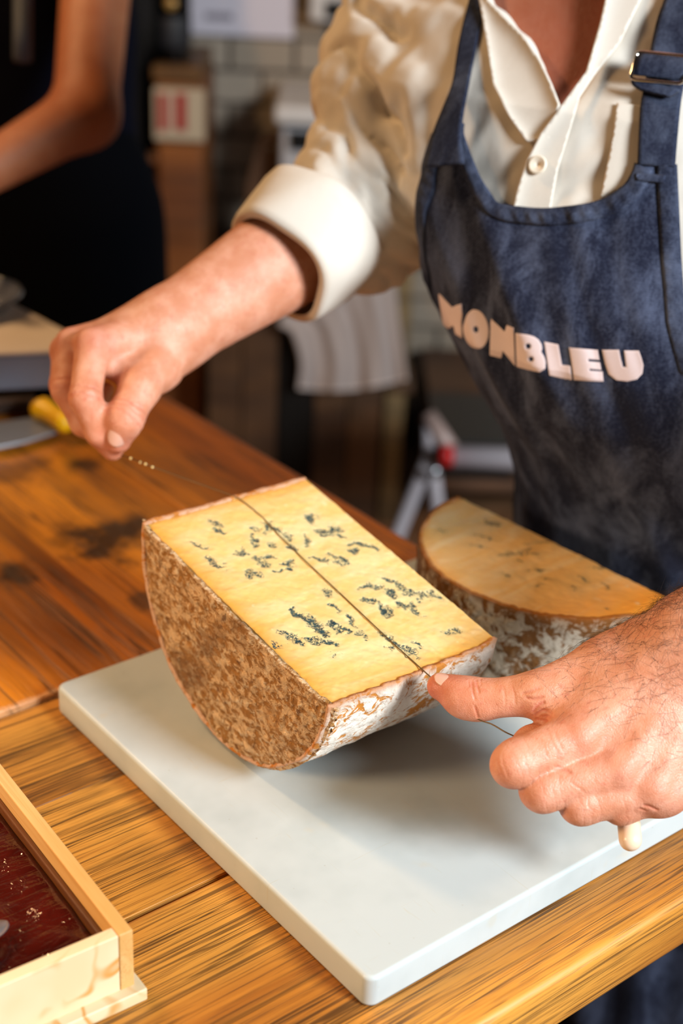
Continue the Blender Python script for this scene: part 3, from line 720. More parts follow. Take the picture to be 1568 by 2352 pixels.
v1, f1 = NH.mesh(0.0009, skin_noise); v1 = relax(v1, f1, 1, .4)
v2, f2 = FH.mesh(0.0014, skin_noise); v2 = relax(v2, f2, 1, .4)
bd = Solid().fn(torso_d(0, .02, .47), B(.25, .02, .0), B(.72, .58, .48), .02)
bd.cap(NECK0, NECK1, .062, .058, .03).cap(B(.505, .36, .43), SH_R+[0, 0, .0], .042, .034, .03).cap(B(.505, .36, .43), SH_L+[0, 0, .0], .042, .034, .03)
bd.cap(SH_R, EL_R, .036, .034, .02).cap(SH_L, EL_L, .036, .034, .02)
headP = add_head(bd, HEAD, (-.85, -.2, -.45) if False else (-.9, -.38, 0))
v3, f3 = bd.mesh(0.0032); v3 = relax(v3, f3, 1)
V, Fq = join_meshes([(v1, f1), (v2, f2), (v3, f3)])
body = mpart(mk('body', V, Fq, M_SKIN, man)); body['label'] = 'bare forearms, hands, open neck and head'
def blobs(V, pts):
    r = np.zeros(len(V))
    for p, s, a in pts: r = np.maximum(r, a*np.exp(-((V-p)**2).sum(1)/s**2))
    return r
red = blobs(V, [(m, .013, .9) for m in nh_mcp]+[(m, .010, .7) for m in nh_pip]+[(nh_th[3], .022, 1.0), (nh_th[2], .012, .5)]
            + [(m, .015, .9) for m in fh_mcp]+[(m, .012, .6) for m in fh_pip]+[(fh_th[3], .018, .8), (fh_th[2], .016, .5)]
            + [])
set_attr(body, 'red', np.clip(red, 0, 1)); set_attr(body, 'tan_shade', blobs(V, [(B(.38, .29, .38), .14, 1.2), (B(.42, .32, .47), .12, 1.2)]).clip(0, 1))
# creases: across finger joints and thumb joints
wr = np.zeros(len(V))
def crease(a, b, offs, wid=.0011, amp=1.0, rad=.017):
    ax = (b-a)/np.linalg.norm(b-a)
    for o_ in offs:
        c = a+ax*o_; d = V-c; t = d@ax; rr = np.linalg.norm(d-t[:, None]*ax, axis=1); m = rr < rad
        t = t[m]+0.0016*vnoise(V[m], 260, 3)
        wr[m] = np.maximum(wr[m], amp*np.exp(-(t/wid)**2))
for i in range(4): crease(nh_pip[i], nh_mcp[i], (-.002, .003, .008), .0006, .16)
for i in range(2): crease(fh_pip[i], fh_mcp[i], (-.003, .003), .0012, .5)
crease(fh_th[2], fh_th[1], (-.003, .002, .007), .0011, .6)
def crease_line(pts, wid, amp, dfun, d0, d1):
    L = spline([hit(dfun, x, y, d0, d1) for x, y in pts], 24); c = L.mean(0); m = ((V-c)**2).sum(1) < .05**2; Q = V[m]; d = np.full(len(Q), 9.0); tt = np.zeros(len(Q))
    for i in range(23):
        ba = L[i+1]-L[i]; t = np.clip(((Q-L[i])@ba)/(ba@ba+1e-12), 0, 1); dd = np.linalg.norm(Q-L[i]-t[:, None]*ba, axis=1); k = dd < d; d[k] = dd[k]; tt[k] = (i+t[k])/23
    wr[m] = np.maximum(wr[m], amp*np.exp(-(d/wid)**2)*np.clip(np.sin(np.pi*tt)*2.2, 0, 1))
for pts, w_, a_ in (([(1222, 1640), (1235, 1622), (1254, 1611)], .0011, 1.0), ([(1225, 1645), (1246, 1632), (1270, 1641)], .0011, 1.0), ([(1228, 1650), (1250, 1655), (1277, 1674)], .0011, .9),
                    ([(1203, 1602), (1225, 1606), (1252, 1600)], .0009, .8), ([(1195, 1594), (1215, 1590), (1244, 1578)], .0009, .6), ([(1236, 1648), (1262, 1646), (1290, 1664)], .0009, .7),
                    ([(1083, 1561), (1085, 1585), (1092, 1612)], .0007, .8), ([(1092, 1559), (1097, 1580), (1101, 1594)], .0007, .8), ([(1103, 1558), (1104, 1577)], .0007, .7), ([(1075, 1562), (1078, 1580)], .0006, .5),
                    ([(1088, 1618), (1095, 1640), (1097, 1650)], .0007, .8), ([(1150, 1560), (1158, 1590), (1160, 1620)], .0008, .35), ([(1172, 1556), (1180, 1590), (1184, 1622)], .0008, .35),
                    ([(1272, 1763), (1295, 1766), (1312, 1776)], .0010, .9), ([(1474, 1850), (1490, 1852), (1512, 1862)], .0010, 1.0), ([(1466, 1856), (1486, 1864)], .0008, .7),
                    ([(1240, 1642), (1262, 1690), (1284, 1738)], .0009, .3), ([(1256, 1645), (1277, 1690), (1296, 1735)], .0009, .3), ([(1222, 1655), (1242, 1700), (1262, 1748)], .0009, .25),
                    ([(1300, 1790), (1330, 1810), (1350, 1828)], .0008, .25), ([(1140, 1735), (1146, 1765), (1158, 1790)], .0008, .3), ([(1152, 1728), (1158, 1762), (1170, 1790)], .0008, .25)):
    crease_line(pts, w_, a_, NH.eval, .72, .95)
set_attr(body, 'wrinkle', wr)
_n = np.zeros(len(V)*3); body.data.vertices.foreach_get('normal', _n); V = V-_n.reshape(-1, 3)*(wr*.00055)[:, None]
body.data.vertices.foreach_set('co', V.astype(np.float32).ravel()); body.data.update()

def nail(c, along, normal, ln, wd, name='thumb_nail'):
    along = along/np.linalg.norm(along); normal = normal-along*(normal@along); normal /= np.linalg.norm(normal); sd = np.cross(normal, along)
    n = 13; U, W_ = np.meshgrid(np.linspace(-1, 1, n), np.linspace(-1, 1, n), indexing='ij')
    x = U*np.sqrt(1-W_**2/2); y = W_*np.sqrt(1-U**2/2)
    P = c+along*(x*ln)[..., None]+sd*(y*wd)[..., None]-normal*((y**2)*wd*.55+(x**2)*ln*.10)[..., None]
    o = mpart(mk(name, P.reshape(-1, 3), grid_faces(n, n), M_NAIL, man)); solidify(o, .0007, 0); return o
tn = nh_th[3]-nh_th[2]; upn = np.array([0.1, 0.25, 1.0])
c = hit(NH.eval, 1024, 1556, .8, .95)
nail(c+np.array([-.25, -.5, .8])*.0002, tn, np.array([-.16, .05, 1.0]), .0075, .0056)['label'] = 'pale nail of the near thumb'
c = hit(FH.eval, 272, 1005, .95, 1.15); nail(c+(CAM-c)*.0006, fh_th[3]-fh_th[2], CAM-c+np.array([.25, 0, 0]), .0085, .0072)['label'] = 'pale nail of the far thumb'

# hair on the near wrist and the back of the hand
fw = (EL_L-WR_L)/np.linalg.norm(EL_L-WR_L)
nrm = np.zeros_like(v1); e1 = v1[f1[:, 1]]-v1[f1[:, 0]]; e2 = v1[f1[:, 2]]-v1[f1[:, 0]]; fn = np.cross(e1, e2)
for k in range(4): np.add.at(nrm, f1[:, k], fn)
nrm /= np.linalg.norm(nrm, axis=1)[:, None]+1e-12
tpos = (v1-nh_mcp[1])@((WR_L-nh_mcp[1])/np.linalg.norm(WR_L-nh_mcp[1]))
wgt = np.clip((tpos-.004)/.10, 0, 1)**1.2+0.10*np.exp(-((v1-nh_pip[1]*.6-nh_mcp[1]*.4)**2).sum(1)/.012**2)+0.10*np.exp(-((v1-nh_pip[2]*.6-nh_mcp[2]*.4)**2).sum(1)/.012**2)
side = np.clip(nrm@np.array([0.1, 0.3, .9])*0.8+0.55, 0.15, 1.4); wgt = wgt*side*((nrm@(CAM-WR_L)) > -0.25)*(((v1-WR_L)@fw) < .11)
sel = RNG.choice(len(v1), 2500, p=wgt/wgt.sum()); HV = []; HF = []
for i in sel:
    p, n_ = v1[i], nrm[i]; d = -fw*0.5+np.array([.25, -.15, .35])*.5+RNG.normal(0, .42, 3); d -= n_*(d@n_); d /= np.linalg.norm(d)
    ln = RNG.uniform(.007, .018); bend = RNG.normal(0, .5, 3)*.25
    P = [p-n_*.0004]
    for k in range(1, 5): P.append(P[-1]+(d+n_*(.45-.13*k)+bend*k*.5)*ln/4)
    a, b_ = tube(P, np.array([1, .95, .8, .6, .25])*6.5e-5, 3, False); o_ = len(HV); HV += [tuple(t) for t in a]; HF += [tuple(j+o_ for j in f) for f in b_]
M_HAIR = plain('arm_hair', '#2a190f', 0.5)
ah = mpart(mk('arm_hair', HV, HF, M_HAIR, man)); ah['kind'] = 'stuff'

# ---- shirt
def vpoly():
    P = [(1118, -60), (1128, 15), (1165, 52), (1203, 90), (1243, 150), (1268, 205), (1284, 250), (1300, 238), (1348, 172), (1380, 62), (1408, -60)]
    return P
sh = Solid().fn(torso_d(.007, -.05, .455), B(.2, -.02, -.06), B(.78, .62, .47), .03)
sh.cap(B(.505, .36, .435), SH_R+[0, 0, .012], .056, .052, .05).cap(B(.505, .36, .435), SH_L+[0, 0, .012], .056, .052, .05)
sh.cap(SH_R, (SH_R+EL_R)/2, .060, .058, .035).cap((SH_R+EL_R)/2, EL_R, .058, .056, .02)
CUFF0 = at(640, 612, 1.128); CUFF1 = at(752, 522, 1.152)
sh.cap(EL_R, CUFF1, .054, .050, .02)
sh.cap(at(845, 500, 1.19), at(905, 480, 1.22), .052, .05, .03)
sh.cap(SH_L, EL_L, .058, .052, .03).cap(EL_L, EL_L*.6+WR_L*.4, .052, .046, .02)
sh_plain = Solid(); sh_plain.L = list(sh.L)
# folds
arm_ax = (EL_R-SH_R)/np.linalg.norm(EL_R-SH_R)
def folds(p):
    n = fbm(p*np.array([1, 1, .55]), 17, 3, 40)
    r = 0.0035*n+0.0016*np.sin(p[..., 2]*60+9*n)
    t = (p-SH_R)@arm_ax; q = p-SH_R-t[..., None]*arm_ax; ra = np.linalg.norm(q, axis=-1)
    m = np.exp(-(np.maximum(ra-.075, 0)/.02)**2)*np.clip((t-.02)/.05, 0, 1)
    el = np.exp(-(((p-EL_R)**2).sum(-1))/.075**2)
    ang = np.arctan2(q@np.cross(arm_ax, [0, 0, 1.0]), q[..., 2])
    qc = p@(.66*CR[0]+.75*CR[1]); nn = fbm(p, 14, 3, 9)
    v1_ = np.exp(-(np.sin(qc*150+3.2*nn)/.42)**2); v2_ = np.exp(-(np.sin(qc*62+2.6*nn+1.1)/.38)**2)
    far_ = np.clip((p[..., 1]-.30)/.06, 0, 1)
    r = r+far_*(el*(.0075*v1_-.002)+m*(1-.8*el)*(.0065*v2_-.002))
    r = r+(1-far_)*m*.005*np.sin(t*48+2.4*ang)
    vz = p[..., 2]-ZB
    return r
vp = [hit(sh.eval, x, y, .85, 1.3) for x, y in vpoly()]
vyz = np.array([(-(p@L_), p[2]) for p in vp])
def poly_sd(U, poly):
    d = np.full(len(U), 1e9); n = len(poly)
    for i in range(n):
        a, b = poly[i], poly[(i+1) % n]; ba = b-a; q = U-a; t = np.clip((q@ba)/(ba@ba+1e-12), 0, 1); d = np.minimum(d, np.linalg.norm(q-t[:, None]*ba, axis=1))
    return np.where(pip(U, poly), -d, d)
def vcut(p):
    sh_ = p.shape[:-1]; q = p.reshape(-1, 3); d = poly_sd(np.stack([-(q@L_), q[:, 2]], 1), vyz)
    back = ((np.array([.49, .34, 0])-q)@F_)+.01     # only the front half
    return np.maximum(d, back).reshape(sh_)
lo = np.array([.30, .2, ZB+.25]); hi = np.array([.56, .48, ZB+.56])
sh.fn(vcut, lo, hi, .004, -1)
V, Fq = sh.mesh(0.003, folds); V = relax(V, Fq, 2, .5)
shirt = mpart(mk('shirt', V, Fq, M_SHIRT, man)); shirt['label'] = 'cream cotton shirt open at the neck with rolled sleeves'
def eval_shirt(p): return sh_plain.eval(p)
def sub(o, parent): o.parent = parent; o.matrix_parent_inverse = parent.matrix_parent_inverse if False else Matrix.Translation((0, 0, 0)); return o
# rolled cuff of the far sleeve
def cuff(c0, c1, r0, r1, name, fl=1.08):
    ax = (c1-c0); ln = np.linalg.norm(ax); ax /= ln; u = np.cross(ax, [0, 0, 1.0]); u /= np.linalg.norm(u); w = np.cross(u, ax)
    na = 64; prof = [(.0, -.006), (-.0012, -.003), (0, 0), (.1, .0012), (.4, .002), (.75, .003), (.95, .0022), (1.02, -.001), (1.0, -.006)]
    V = []
    for t, o_ in prof:
        for k in range(na):
            a = 2*math.pi*k/na; r = r0+(r1-r0)*t+o_; wob = 0.0022*math.sin(3*a+1)+0.0015*math.sin(5*a+t*3)
            sh_ = ax*(ln*t+0.003*math.sin(2*a+.7))
            V.append(c0+sh_+u*math.cos(a)*(r+wob)+w*math.sin(a)*(r+wob)*fl)
    V = np.array(V); F = []
    for i in range(len(prof)-1):
        for k in range(na): F.append((i*na+k, i*na+(k+1) % na, (i+1)*na+(k+1) % na, (i+1)*na+k))
    return sub(mk(name, V, F, M_SHIRT, shirt), shirt)
cuff(CUFF0, CUFF1, .0475, .0535, 'rolled_cuff')

def drape(px_poly, dfun, off, step, name, mat, parent, th=.0012, bulge=None, d0=.8, d1=1.4, stepm=None):
    "cloth patch lying on a solid, its outline given on the photograph"
    v, f = fill([px_poly], step); P = np.array([hit(lambda p: dfun(p)-off, x, y, d0, d1) for x, y in v])
    e = 1e-3; g = np.stack([dfun(P+np.eye(3)[i]*e)-dfun(P-np.eye(3)[i]*e) for i in range(3)], 1); g /= np.linalg.norm(g, axis=1)[:, None]+1e-9
    h = np.zeros(len(P)) if bulge is None else bulge(v)
    o = mk(name, P+g*h[:, None], [tuple(t) for t in f.tolist()], mat, parent); fix_side(o, g); solidify(o, th, -1); return o
def fix_side(o, g):
    me = o.data; n = np.zeros(len(me.polygons)*3); me.polygons.foreach_get('normal', n); n = n.reshape(-1, 3)
    vi = np.array([p.vertices[0] for p in me.polygons])
    if np.mean((n*g[vi]).sum(1)) < 0: me.flip_normals()
def edge_d(v, line):
    d = np.full(len(v), 1e9)
    for a, b in zip(line[:-1], line[1:]):
        a, b = np.array(a, float), np.array(b, float); ba = b-a; t = np.clip(((v-a)@ba)/(ba@ba), 0, 1); d = np.minimum(d, np.linalg.norm(v-a-t[:, None]*ba, axis=1))
    return d
PA = [(1408, -60), (1381, 60), (1349, 170), (1298, 240), (1247, 308), (1214, 372), (1192, 440), (1184, 482)]
PB = [(1262, 482), (1280, 388), (1306, 306), (1332, 224), (1372, 165), (1424, 95), (1472, -5), (1492, -60)]
o = sub(drape(PA+PB, eval_shirt, .0042, 5, 'front_placket', M_SHIRT, shirt, .002, lambda v: .004*np.exp(-edge_d(v, PA)/18)), shirt); o['label'] = 'buttoned front edge of the shirt'
PA2 = [(1112, -60), (1126, 15), (1163, 53), (1201, 90), (1242, 150), (1267, 205), (1285, 252)]
PB2 = [(1262, 318), (1212, 326), (1172, 268), (1136, 200), (1122, 110), (1112, 45), (1092, -60)]
o = sub(drape(PA2+PB2, eval_shirt, .003, 5, 'collar_facing', M_SHIRT, shirt, .002, lambda v: .006*np.exp(-edge_d(v, PA2)/22)+.003*np.exp(-edge_d(v, PB2)/12)), shirt); o['label'] = 'turned back white facing of the open collar'
PK = [(1416, 236), (1474, 242), (1474, 380), (1445, 425), (1378, 455), (1392, 385), (1407, 312)]
sub(drape(PK, eval_shirt, .0050, 6, 'breast_pocket', M_SHIRT, shirt, .0012), shirt)
bp = hit(eval_shirt, 1241, 384, .85, 1.3); 
def button(px, py):
    p = hit(eval_shirt, px, py, .85, 1.3); e = 2e-3; n = np.array([eval_shirt((p+np.eye(3)[i]*e)[None])[0]-eval_shirt((p-np.eye(3)[i]*e)[None])[0] for i in range(3)]); n /= np.linalg.norm(n)
    V, F = lathe([(.0005, 0), (.0064, 0), (.0068, .0010), (.0062, .0022), (.0050, .0018), (.0040, .0013), (.0012, .0013), (.0009, .0006)], 28)
    R = Vector(n).to_track_quat('Z', 'Y').to_matrix(); V = [tuple(np.array(R@Vector(v))+p+n*.0066) for v in V]
    o = sub(mk('button', V, F, plain('shirt_button', '#efe3cf', 0.3), shirt), shirt); return o
button(1241, 384)

# ---- apron
AOFF = .017
apron_d = torso_d(AOFF, -.7, .46)
FOLD = float(to_torso(hit(torso_d(AOFF, -.7, .46), 1160, 600, .8, 1.5)[None])[0][0])
def apron_rel(phi, z):
    "soft folds and sag of the apron cloth, metres outward"
    p = np.stack([phi*.16, z*.6, np.zeros_like(z)+.3], -1)
    up = np.clip((z-.10)/.10, 0, 1)
    r = .0030*fbm(p, 16, 3, 77)+.0016*np.sin(phi*26+6*fbm(p, 7, 2, 78)+z*8)*np.clip((.34-z)/.2, 0, 1)
    r = r+.0050*np.exp(-((phi-FOLD-.9*(z-.25))/.085)**2)*up
    for f0, sl, w, a, z0 in ((-.02, .3, .035, -.0022, .24), (-.20, .5, .04, -.0020, .25), (-.38, -1.2, .05, -.0028, .22), (-.55, -1.5, .04, -.0020, .21), (.62, .6, .06, .0030, .22), (.95, .4, .07, .0030, .18)):
        r = r+a*np.exp(-((phi-f0-sl*(z-z0))/w)**2)*np.clip((z-z0+.10)/.08, 0, 1)*np.clip((.36-z)/.05, 0, 1)
    return r
def apron_pt(phi, z, off=0.0):
    phi = np.asarray(phi, float); z = np.asarray(z, float)
    return on_torso(phi, z, AOFF+apron_rel(phi, z)+off)
def apron_full(p):
    f_, z_ = to_torso(p); return apron_d(p)-apron_rel(f_, z_)
def px2ap(x, y):
    p = hit(apron_full, x, y, .85, 1.4); a, b = to_torso(p[None]); return float(a[0]), float(b[0])
AK = np.array([.16, 1.0])       # metric scale of (phi, z)
neck = [(1060, 282), (1059, 306), (1075, 352), (1101, 410), (1140, 466), (1200, 478), (1260, 481), (1320, 475), (1380, 461), (1430, 431), (1451, 402), (1461, 374)]
right = [(1549, 376), (1552, 440), (1557, 560), (1563, 660), (1572, 760), (1600, 860)]
left = [(955, 470), (975, 372), (996, 308)]
AP = [px2ap(*q) for q in neck]+[px2ap(*q) for q in right]
AP += [(-1.15, .10), (-1.35, 0.0), (-1.35, -.25), (-1.30, -.50), (1.30, -.50), (1.35, -.25), (1.35, .02), (1.32, .10), (1.28, .18)]
AP += [px2ap(*q) for q in left]
APm = np.array(AP)*AK
v, f = fill([APm], .0055)
ph, zz = v[:, 0]/AK[0], v[:, 1]
P = apron_pt(ph, zz); g = P-on_torso(ph, zz, 0); g /= np.linalg.norm(g, axis=1)[:, None]
apron = mk('apron', P, [tuple(t) for t in f.tolist()], M_APRON, man); fix_side(apron, g); solidify(apron, .0016, -1); mpart(apron)
apron['label'] = 'faded navy denim bib apron with embroidered lettering'
def apron_strip(line, wid, off, name, mat, inward, n=None, th=.0014, puck=0.0):
    "hem strip along a line in (phi, z)*AK metres"
    L = spline(line, n or 120); T = np.gradient(L, axis=0); T /= np.linalg.norm(T, axis=1)[:, None]; N = np.stack([-T[:, 1], T[:, 0]], 1)*inward
    m = 7; W_ = np.linspace(-.0012, wid, m); Q = L[:, None]+N[:, None]*W_[None, :, None]
    ss = np.r_[0, np.cumsum(np.linalg.norm(np.diff(L, axis=0), axis=1))][:, None]
    o_ = off+.0012*np.sin(np.pi*np.clip(W_/wid, 0, 1))[None]+puck*np.sin(ss*700)*np.sin(np.pi*np.clip(W_/wid, 0, 1))[None]**2
    P = apron_pt(Q[..., 0]/AK[0], Q[..., 1], o_); g = P-on_torso(Q[..., 0]/AK[0], Q[..., 1], 0)
    o = mk(name, P.reshape(-1, 3), grid_faces(len(L), m), mat, apron); fix_side(o, g.reshape(-1, 3)); solidify(o, th, -1); return sub(o, apron)
apron_strip(APm[:12], .0095, .0012, 'neckline_hem', M_HEM, 1, 260, puck=.0006)
apron_strip(APm[12:18], .011, .0012, 'side_hem', M_HEM, 1, 120, puck=.0005)
ls = np.array([(1.30, -.2), (1.34, .02), (1.32, .10), (1.28, .18)]+[px2ap(*q) for q in left])*AK
apron_strip(ls, .010, .0012, 'side_hem', M_HEM, 1, 160, puck=.0006)
# the two bands that carry the bib
def ribbon(Lf, Rt, dfun, off, name, n=60, m=9, th=.002, d0=.75, d1=1.35, prof=.0):
    a = spline(Lf, n); b = spline(Rt, n); w = np.linspace(0, 1, m); Q = a[:, None]*(1-w)[None, :, None]+b[:, None]*w[None, :, None]
    o_ = np.broadcast_to(off(np.repeat(np.linspace(0, 1, n), m)) if callable(off) else np.float64(off), (n*m,))
    P = np.array([hit(lambda p: dfun(p)-h_, x, y, d0, d1, 500) for (x, y), h_ in zip(Q.reshape(-1, 2), o_)])
    e = 2e-3; g = np.stack([dfun(P+np.eye(3)[i]*e)-dfun(P-np.eye(3)[i]*e) for i in range(3)], 1); g /= np.linalg.norm(g, axis=1)[:, None]+1e-9
    P = P.reshape(n, m, 3)
    for _ in range(6): P[1:-1] = (P[:-2]+2*P[1:-1]+P[2:])/4
    o = mk(name, P.reshape(-1, 3), grid_faces(n, m), M_STRAP, apron); fix_side(o, g); solidify(o, th, 0); return sub(o, apron), P
ribbon([(972, 385), (985, 335), (1000, 291), (1021, 240), (1040, 190), (1050, 120), (1062, 60), (1078, 0), (1092, -70)], [(1066, 375), (1058, 318), (1063, 262), (1074, 205), (1082, 160), (1093, 110), (1103, 60), (1120, 0), (1138, -70)],
       eval_shirt, lambda t: .0235-.020*np.clip(t*1.6, 0, 1), 'neck_strap')
_, SP = ribbon([(1463, 378), (1466, 310), (1470, 240), (1481, 190), (1494, 110), (1510, 40), (1525, 0), (1542, -70)],
               [(1550, 384), (1556, 310), (1563, 240), (1572, 190), (1590, 110), (1612, 40), (1622, 0), (1640, -70)], eval_shirt, lambda t: .010-.004*t, 'neck_strap')
# folded strap end under the buckle and the metal slide
_, S2 = ribbon([(1449, 180), (1450, 192), (1470, 206)], [(1560, 208), (1545, 218), (1535, 222)], eval_shirt, .016, 'strap_loop', 14, 9, .003)
_, S3 = ribbon([(1452, 172), (1460, 140), (1472, 122)], [(1572, 186), (1585, 150), (1592, 132)], eval_shirt, lambda t: .016+.004*np.sin(np.pi*t), 'strap_loop', 16, 9, .003)
bk = [hit(lambda p: eval_shirt(p)-.019, x, y, .75, 1.35) for x, y in ((1463, 118), (1446, 182), (1566, 193), (1592, 131))]
e = 2e-3; bn = np.array([eval_shirt((bk[0]+np.eye(3)[i]*e)[None])[0]-eval_shirt((bk[0]-np.eye(3)[i]*e)[None])[0] for i in range(3)]); bn /= np.linalg.norm(bn)
loop = []
for i in range(4):
    p, a, b_ = bk[i], bk[i-1], bk[(i+1) % 4]; ua = (a-p)/np.linalg.norm(a-p); ub = (b_-p)/np.linalg.norm(b_-p)
    for t in (0, .3, .6, 1.0): loop.append(p+ua*.004*(1-t)**2+ub*.004*t**2)
loop = np.array(loop+loop[:2]); bv, bf = tube(loop, .0013, 8, False)
sub(mk('buckle', bv, bf, M_NICKEL, apron), apron)['label'] = 'polished metal slide buckle'
# belt-loop style bar tack on the bib corner
sub(drape([(1462, 397), (1528, 402), (1527, 420), (1460, 414)], apron_full, .0026, 6, 'bar_tack', M_HEM, apron, .0012), apron)
# lettering
def X(l): return [(950+x*.38265, 620+y*.38281) for x, y in l]
def ell(cx, cy, rx, ry, n=28, rot=-.12): return [(cx+rx*math.cos(a)*math.cos(rot)-ry*math.sin(a)*math.sin(rot), cy+rx*math.cos(a)*math.sin(rot)+ry*math.sin(a)*math.cos(rot)) for a in np.arange(n)*2*math.pi/n]
LET = [[[(150, 145), (190, 185), (232, 226), (256, 212), (282, 203), (287, 300), (292, 410), (250, 385), (239, 335), (208, 352), (175, 328), (163, 240)]],
       [ell(376, 355, 76, 118), ell(373, 357, 17, 20, 14)],
       [[(468, 292), (510, 332), (550, 372), (558, 332), (594, 348), (604, 460), (612, 575), (575, 530), (540, 485), (528, 528), (494, 520), (458, 512), (463, 400)]],
       [[(607, 380), (650, 384), (690, 390), (722, 400), (748, 417), (766, 445), (770, 470), (764, 492), (782, 520), (791, 550), (788, 592), (752, 614), (715, 607), (680, 598), (622, 580), (615, 480)], ell(683, 458, 17, 17, 12), ell(700, 535, 16, 15, 12)],
       [[(783, 430), (825, 437), (868, 446), (880, 510), (890, 568), (940, 575), (950, 658), (880, 647), (812, 632), (798, 530)]],
       [[(932, 465), (1020, 472), (1105, 478), (1115, 538), (1048, 533), (1050, 548), (1118, 552), (1127, 598), (1055, 592), (1057, 604), (1135, 607), (1140, 668), (1050, 666), (962, 660), (948, 560)]],
       [[(1130, 478), (1180, 478), (1232, 478), (1242, 530), (1255, 580), (1275, 582), (1268, 530), (1262, 482), (1305, 482), (1350, 482), (1366, 525), (1378, 570), (1372, 620), (1340, 655), (1280, 668), (1215, 660), (1170, 625), (1148, 560)]]]
for rings in LET:
    v, f = fill([X(r) for r in rings], 3.6); PZ = np.array([px2ap(x, y) for x, y in v])
    dE = np.min([edge_d(v, X(r)+X(r)[:1]) for r in rings], 0)
    P = apron_pt(PZ[:, 0], PZ[:, 1], .0006+.0003*np.clip(dE/3, 0, 1)); g = P-on_torso(PZ[:, 0], PZ[:, 1], 0)
    o = mk('letter', P, [tuple(t) for t in f.tolist()], M_THREAD, apron, smooth=False); fix_side(o, g); solidify(o, .0007, -1); sub(o, apron)
# ---- trousers and shoes
tr = Solid()
for sg in (-1, 1):
    hip = B(.600, .205, -.10)-L_*sg*.085; kn = B(.615, .200, -.47)-L_*sg*.10; an = np.array([.625, .195, .09])-L_*sg*.11
    tr.cap(hip, kn, .092, .068, .03).cap(kn, an, .068, .052, .03)
tr.fn(torso_d(.004, -.22, .02), B(.3, 0, -.25), B(.75, .5, .03), .03)
V, Fq = tr.mesh(0.008, lambda p: .004*fbm(p, 14, 2, 4)); mpart(mk('trousers', relax(V, Fq, 2), Fq, M_NAVY, man))
for sg in (-1, 1):
    s = Solid(); a = np.array([.625, .195, .055])-L_*sg*.11
    s.cap(a, a+F_*.17-[0, 0, .012], .046, .040, .02).cap(a+F_*(-.03), a+F_*.02+[0, 0, .05], .046, .048, .02)
    s.fn(lambda p: .002-p[..., 2], [-9, -9, -9], [9, 9, .06], .004, -1); s.L[-1] = (s.L[-1][0], np.array(a-.3), np.array([a[0]+.3, a[1]+.3, .02]), .004, -1)
    V, Fq = s.mesh(0.006); mpart(mk('shoe', V, Fq, M_BLACK, man))
# ---- head details
for sg in (-1, 1):
    c = headP(.0655, sg*.032, .012); o = mpart(mk('eye', *[np.array(lathe([(.0001, -.0118), (.006, -.010), (.0105, -.005), (.0118, 0), (.0105, .005), (.006, .010), (.0001, .0118)], 14)[0])+c, lathe([(1, 0)]*7, 14)[1]], plain('eye_white', '#e8e2da', 0.2), man))
    ir = np.array(lathe([(.0001, 0), (.0052, 0), (.0045, .0012), (.0001, .0018)], 14)[0]); Rm = np.array(Vector((-.9, -.38, 0)).to_track_quat('Z', 'Y').to_matrix())
    sub(mk('iris', ir@Rm.T+headP(.0766, sg*.032, .0115), lathe([(1, 0)]*4, 14)[1], plain('iris', '#3b2a1c', 0.2), o), o)
hs = Solid().ball(headP(-.022, 0, .045), (.086, .086, .092), .01).ball(headP(-.04, 0, -.02), (.068, .074, .08), .02)
hs.ball(headP(.085, 0, -.03), (.085, .085, .085), .01, -1)
V, Fq = hs.mesh(0.005, lambda p: .003*fbm(p, 60, 2, 8)); mpart(mk('hair', V, Fq, M_HAIR, man))

# ------------------------------------------------------------------ the cutting wire
wire = thing('cheese_wire', 'thin cutting wire with beige handles stretched over the cheese between both hands', 'cutting wire', at(1450, 1900, .80))
winv = Matrix.Translation(tuple(float(-c) for c in at(1450, 1900, .80)))
def wpart(o): o.matrix_parent_inverse = winv; return o
def face_pt(px, py, h=.0006):
    a, b = cheese_px(px, py); return C0+c_ax*a+c_dv*b+c_nn*h
WPts = [at(1215, 1705, .838), at(1165, 1684, .842), at(1130, 1664, .848), at(1092, 1648, .856), at(1040, 1600, .876), at(985, 1552, .885)]
WPts = spline(WPts, 40).tolist()+[face_pt(958, 1531, .0008), face_pt(900, 1478), face_pt(800, 1383), face_pt(700, 1289), face_pt(640, 1230), face_pt(605, 1192), face_pt(575, 1166), face_pt(545, 1145, .0010)]
WPts += [at(440, 1105, 1.033), at(350, 1072, 1.040), at(274, 1043, 1.044)]
V, F = tube(WPts, .00042, 8); wpart(mk('wire', V, F, M_WIRE, wire))
def toggle(a, b, r):
    ax = (b-a); ln = np.linalg.norm(ax); pr = [(.0005, 0)]+[(r*math.sin(t), r-r*math.cos(t)) for t in np.linspace(.2, math.pi/2, 7)]
    pr = pr+[(r*1.03, ln*.5)]+[(x, ln-z) for x, z in pr[::-1]]
    V, F = lathe(pr, 24); R = Vector(ax).to_track_quat('Z', 'Y').to_matrix()
    return wpart(mk('handle', [tuple(np.array(R@Vector(v))+a) for v in V], F, M_TOGGLE, wire))
toggle(at(1449, 1951, .822), at(1432, 1770, .862), .0066)
toggle(at(206, 985, 1.075), at(250, 880, 1.090), .0055)
for x, y, d in ((300, 1053, 1.043), (322, 1062, 1.042), (334, 1066, 1.041), (350, 1073, 1.040)):
    s = lathe([(.0001, -.0011), (.0009, -.0006), (.0011, 0), (.0009, .0006), (.0001, .0011)], 8); wpart(mk('wire_glint', np.array(s[0])+at(x, y, d), s[1], M_PASTE, wire))  # tiny pale beads stand in for glints along the wire

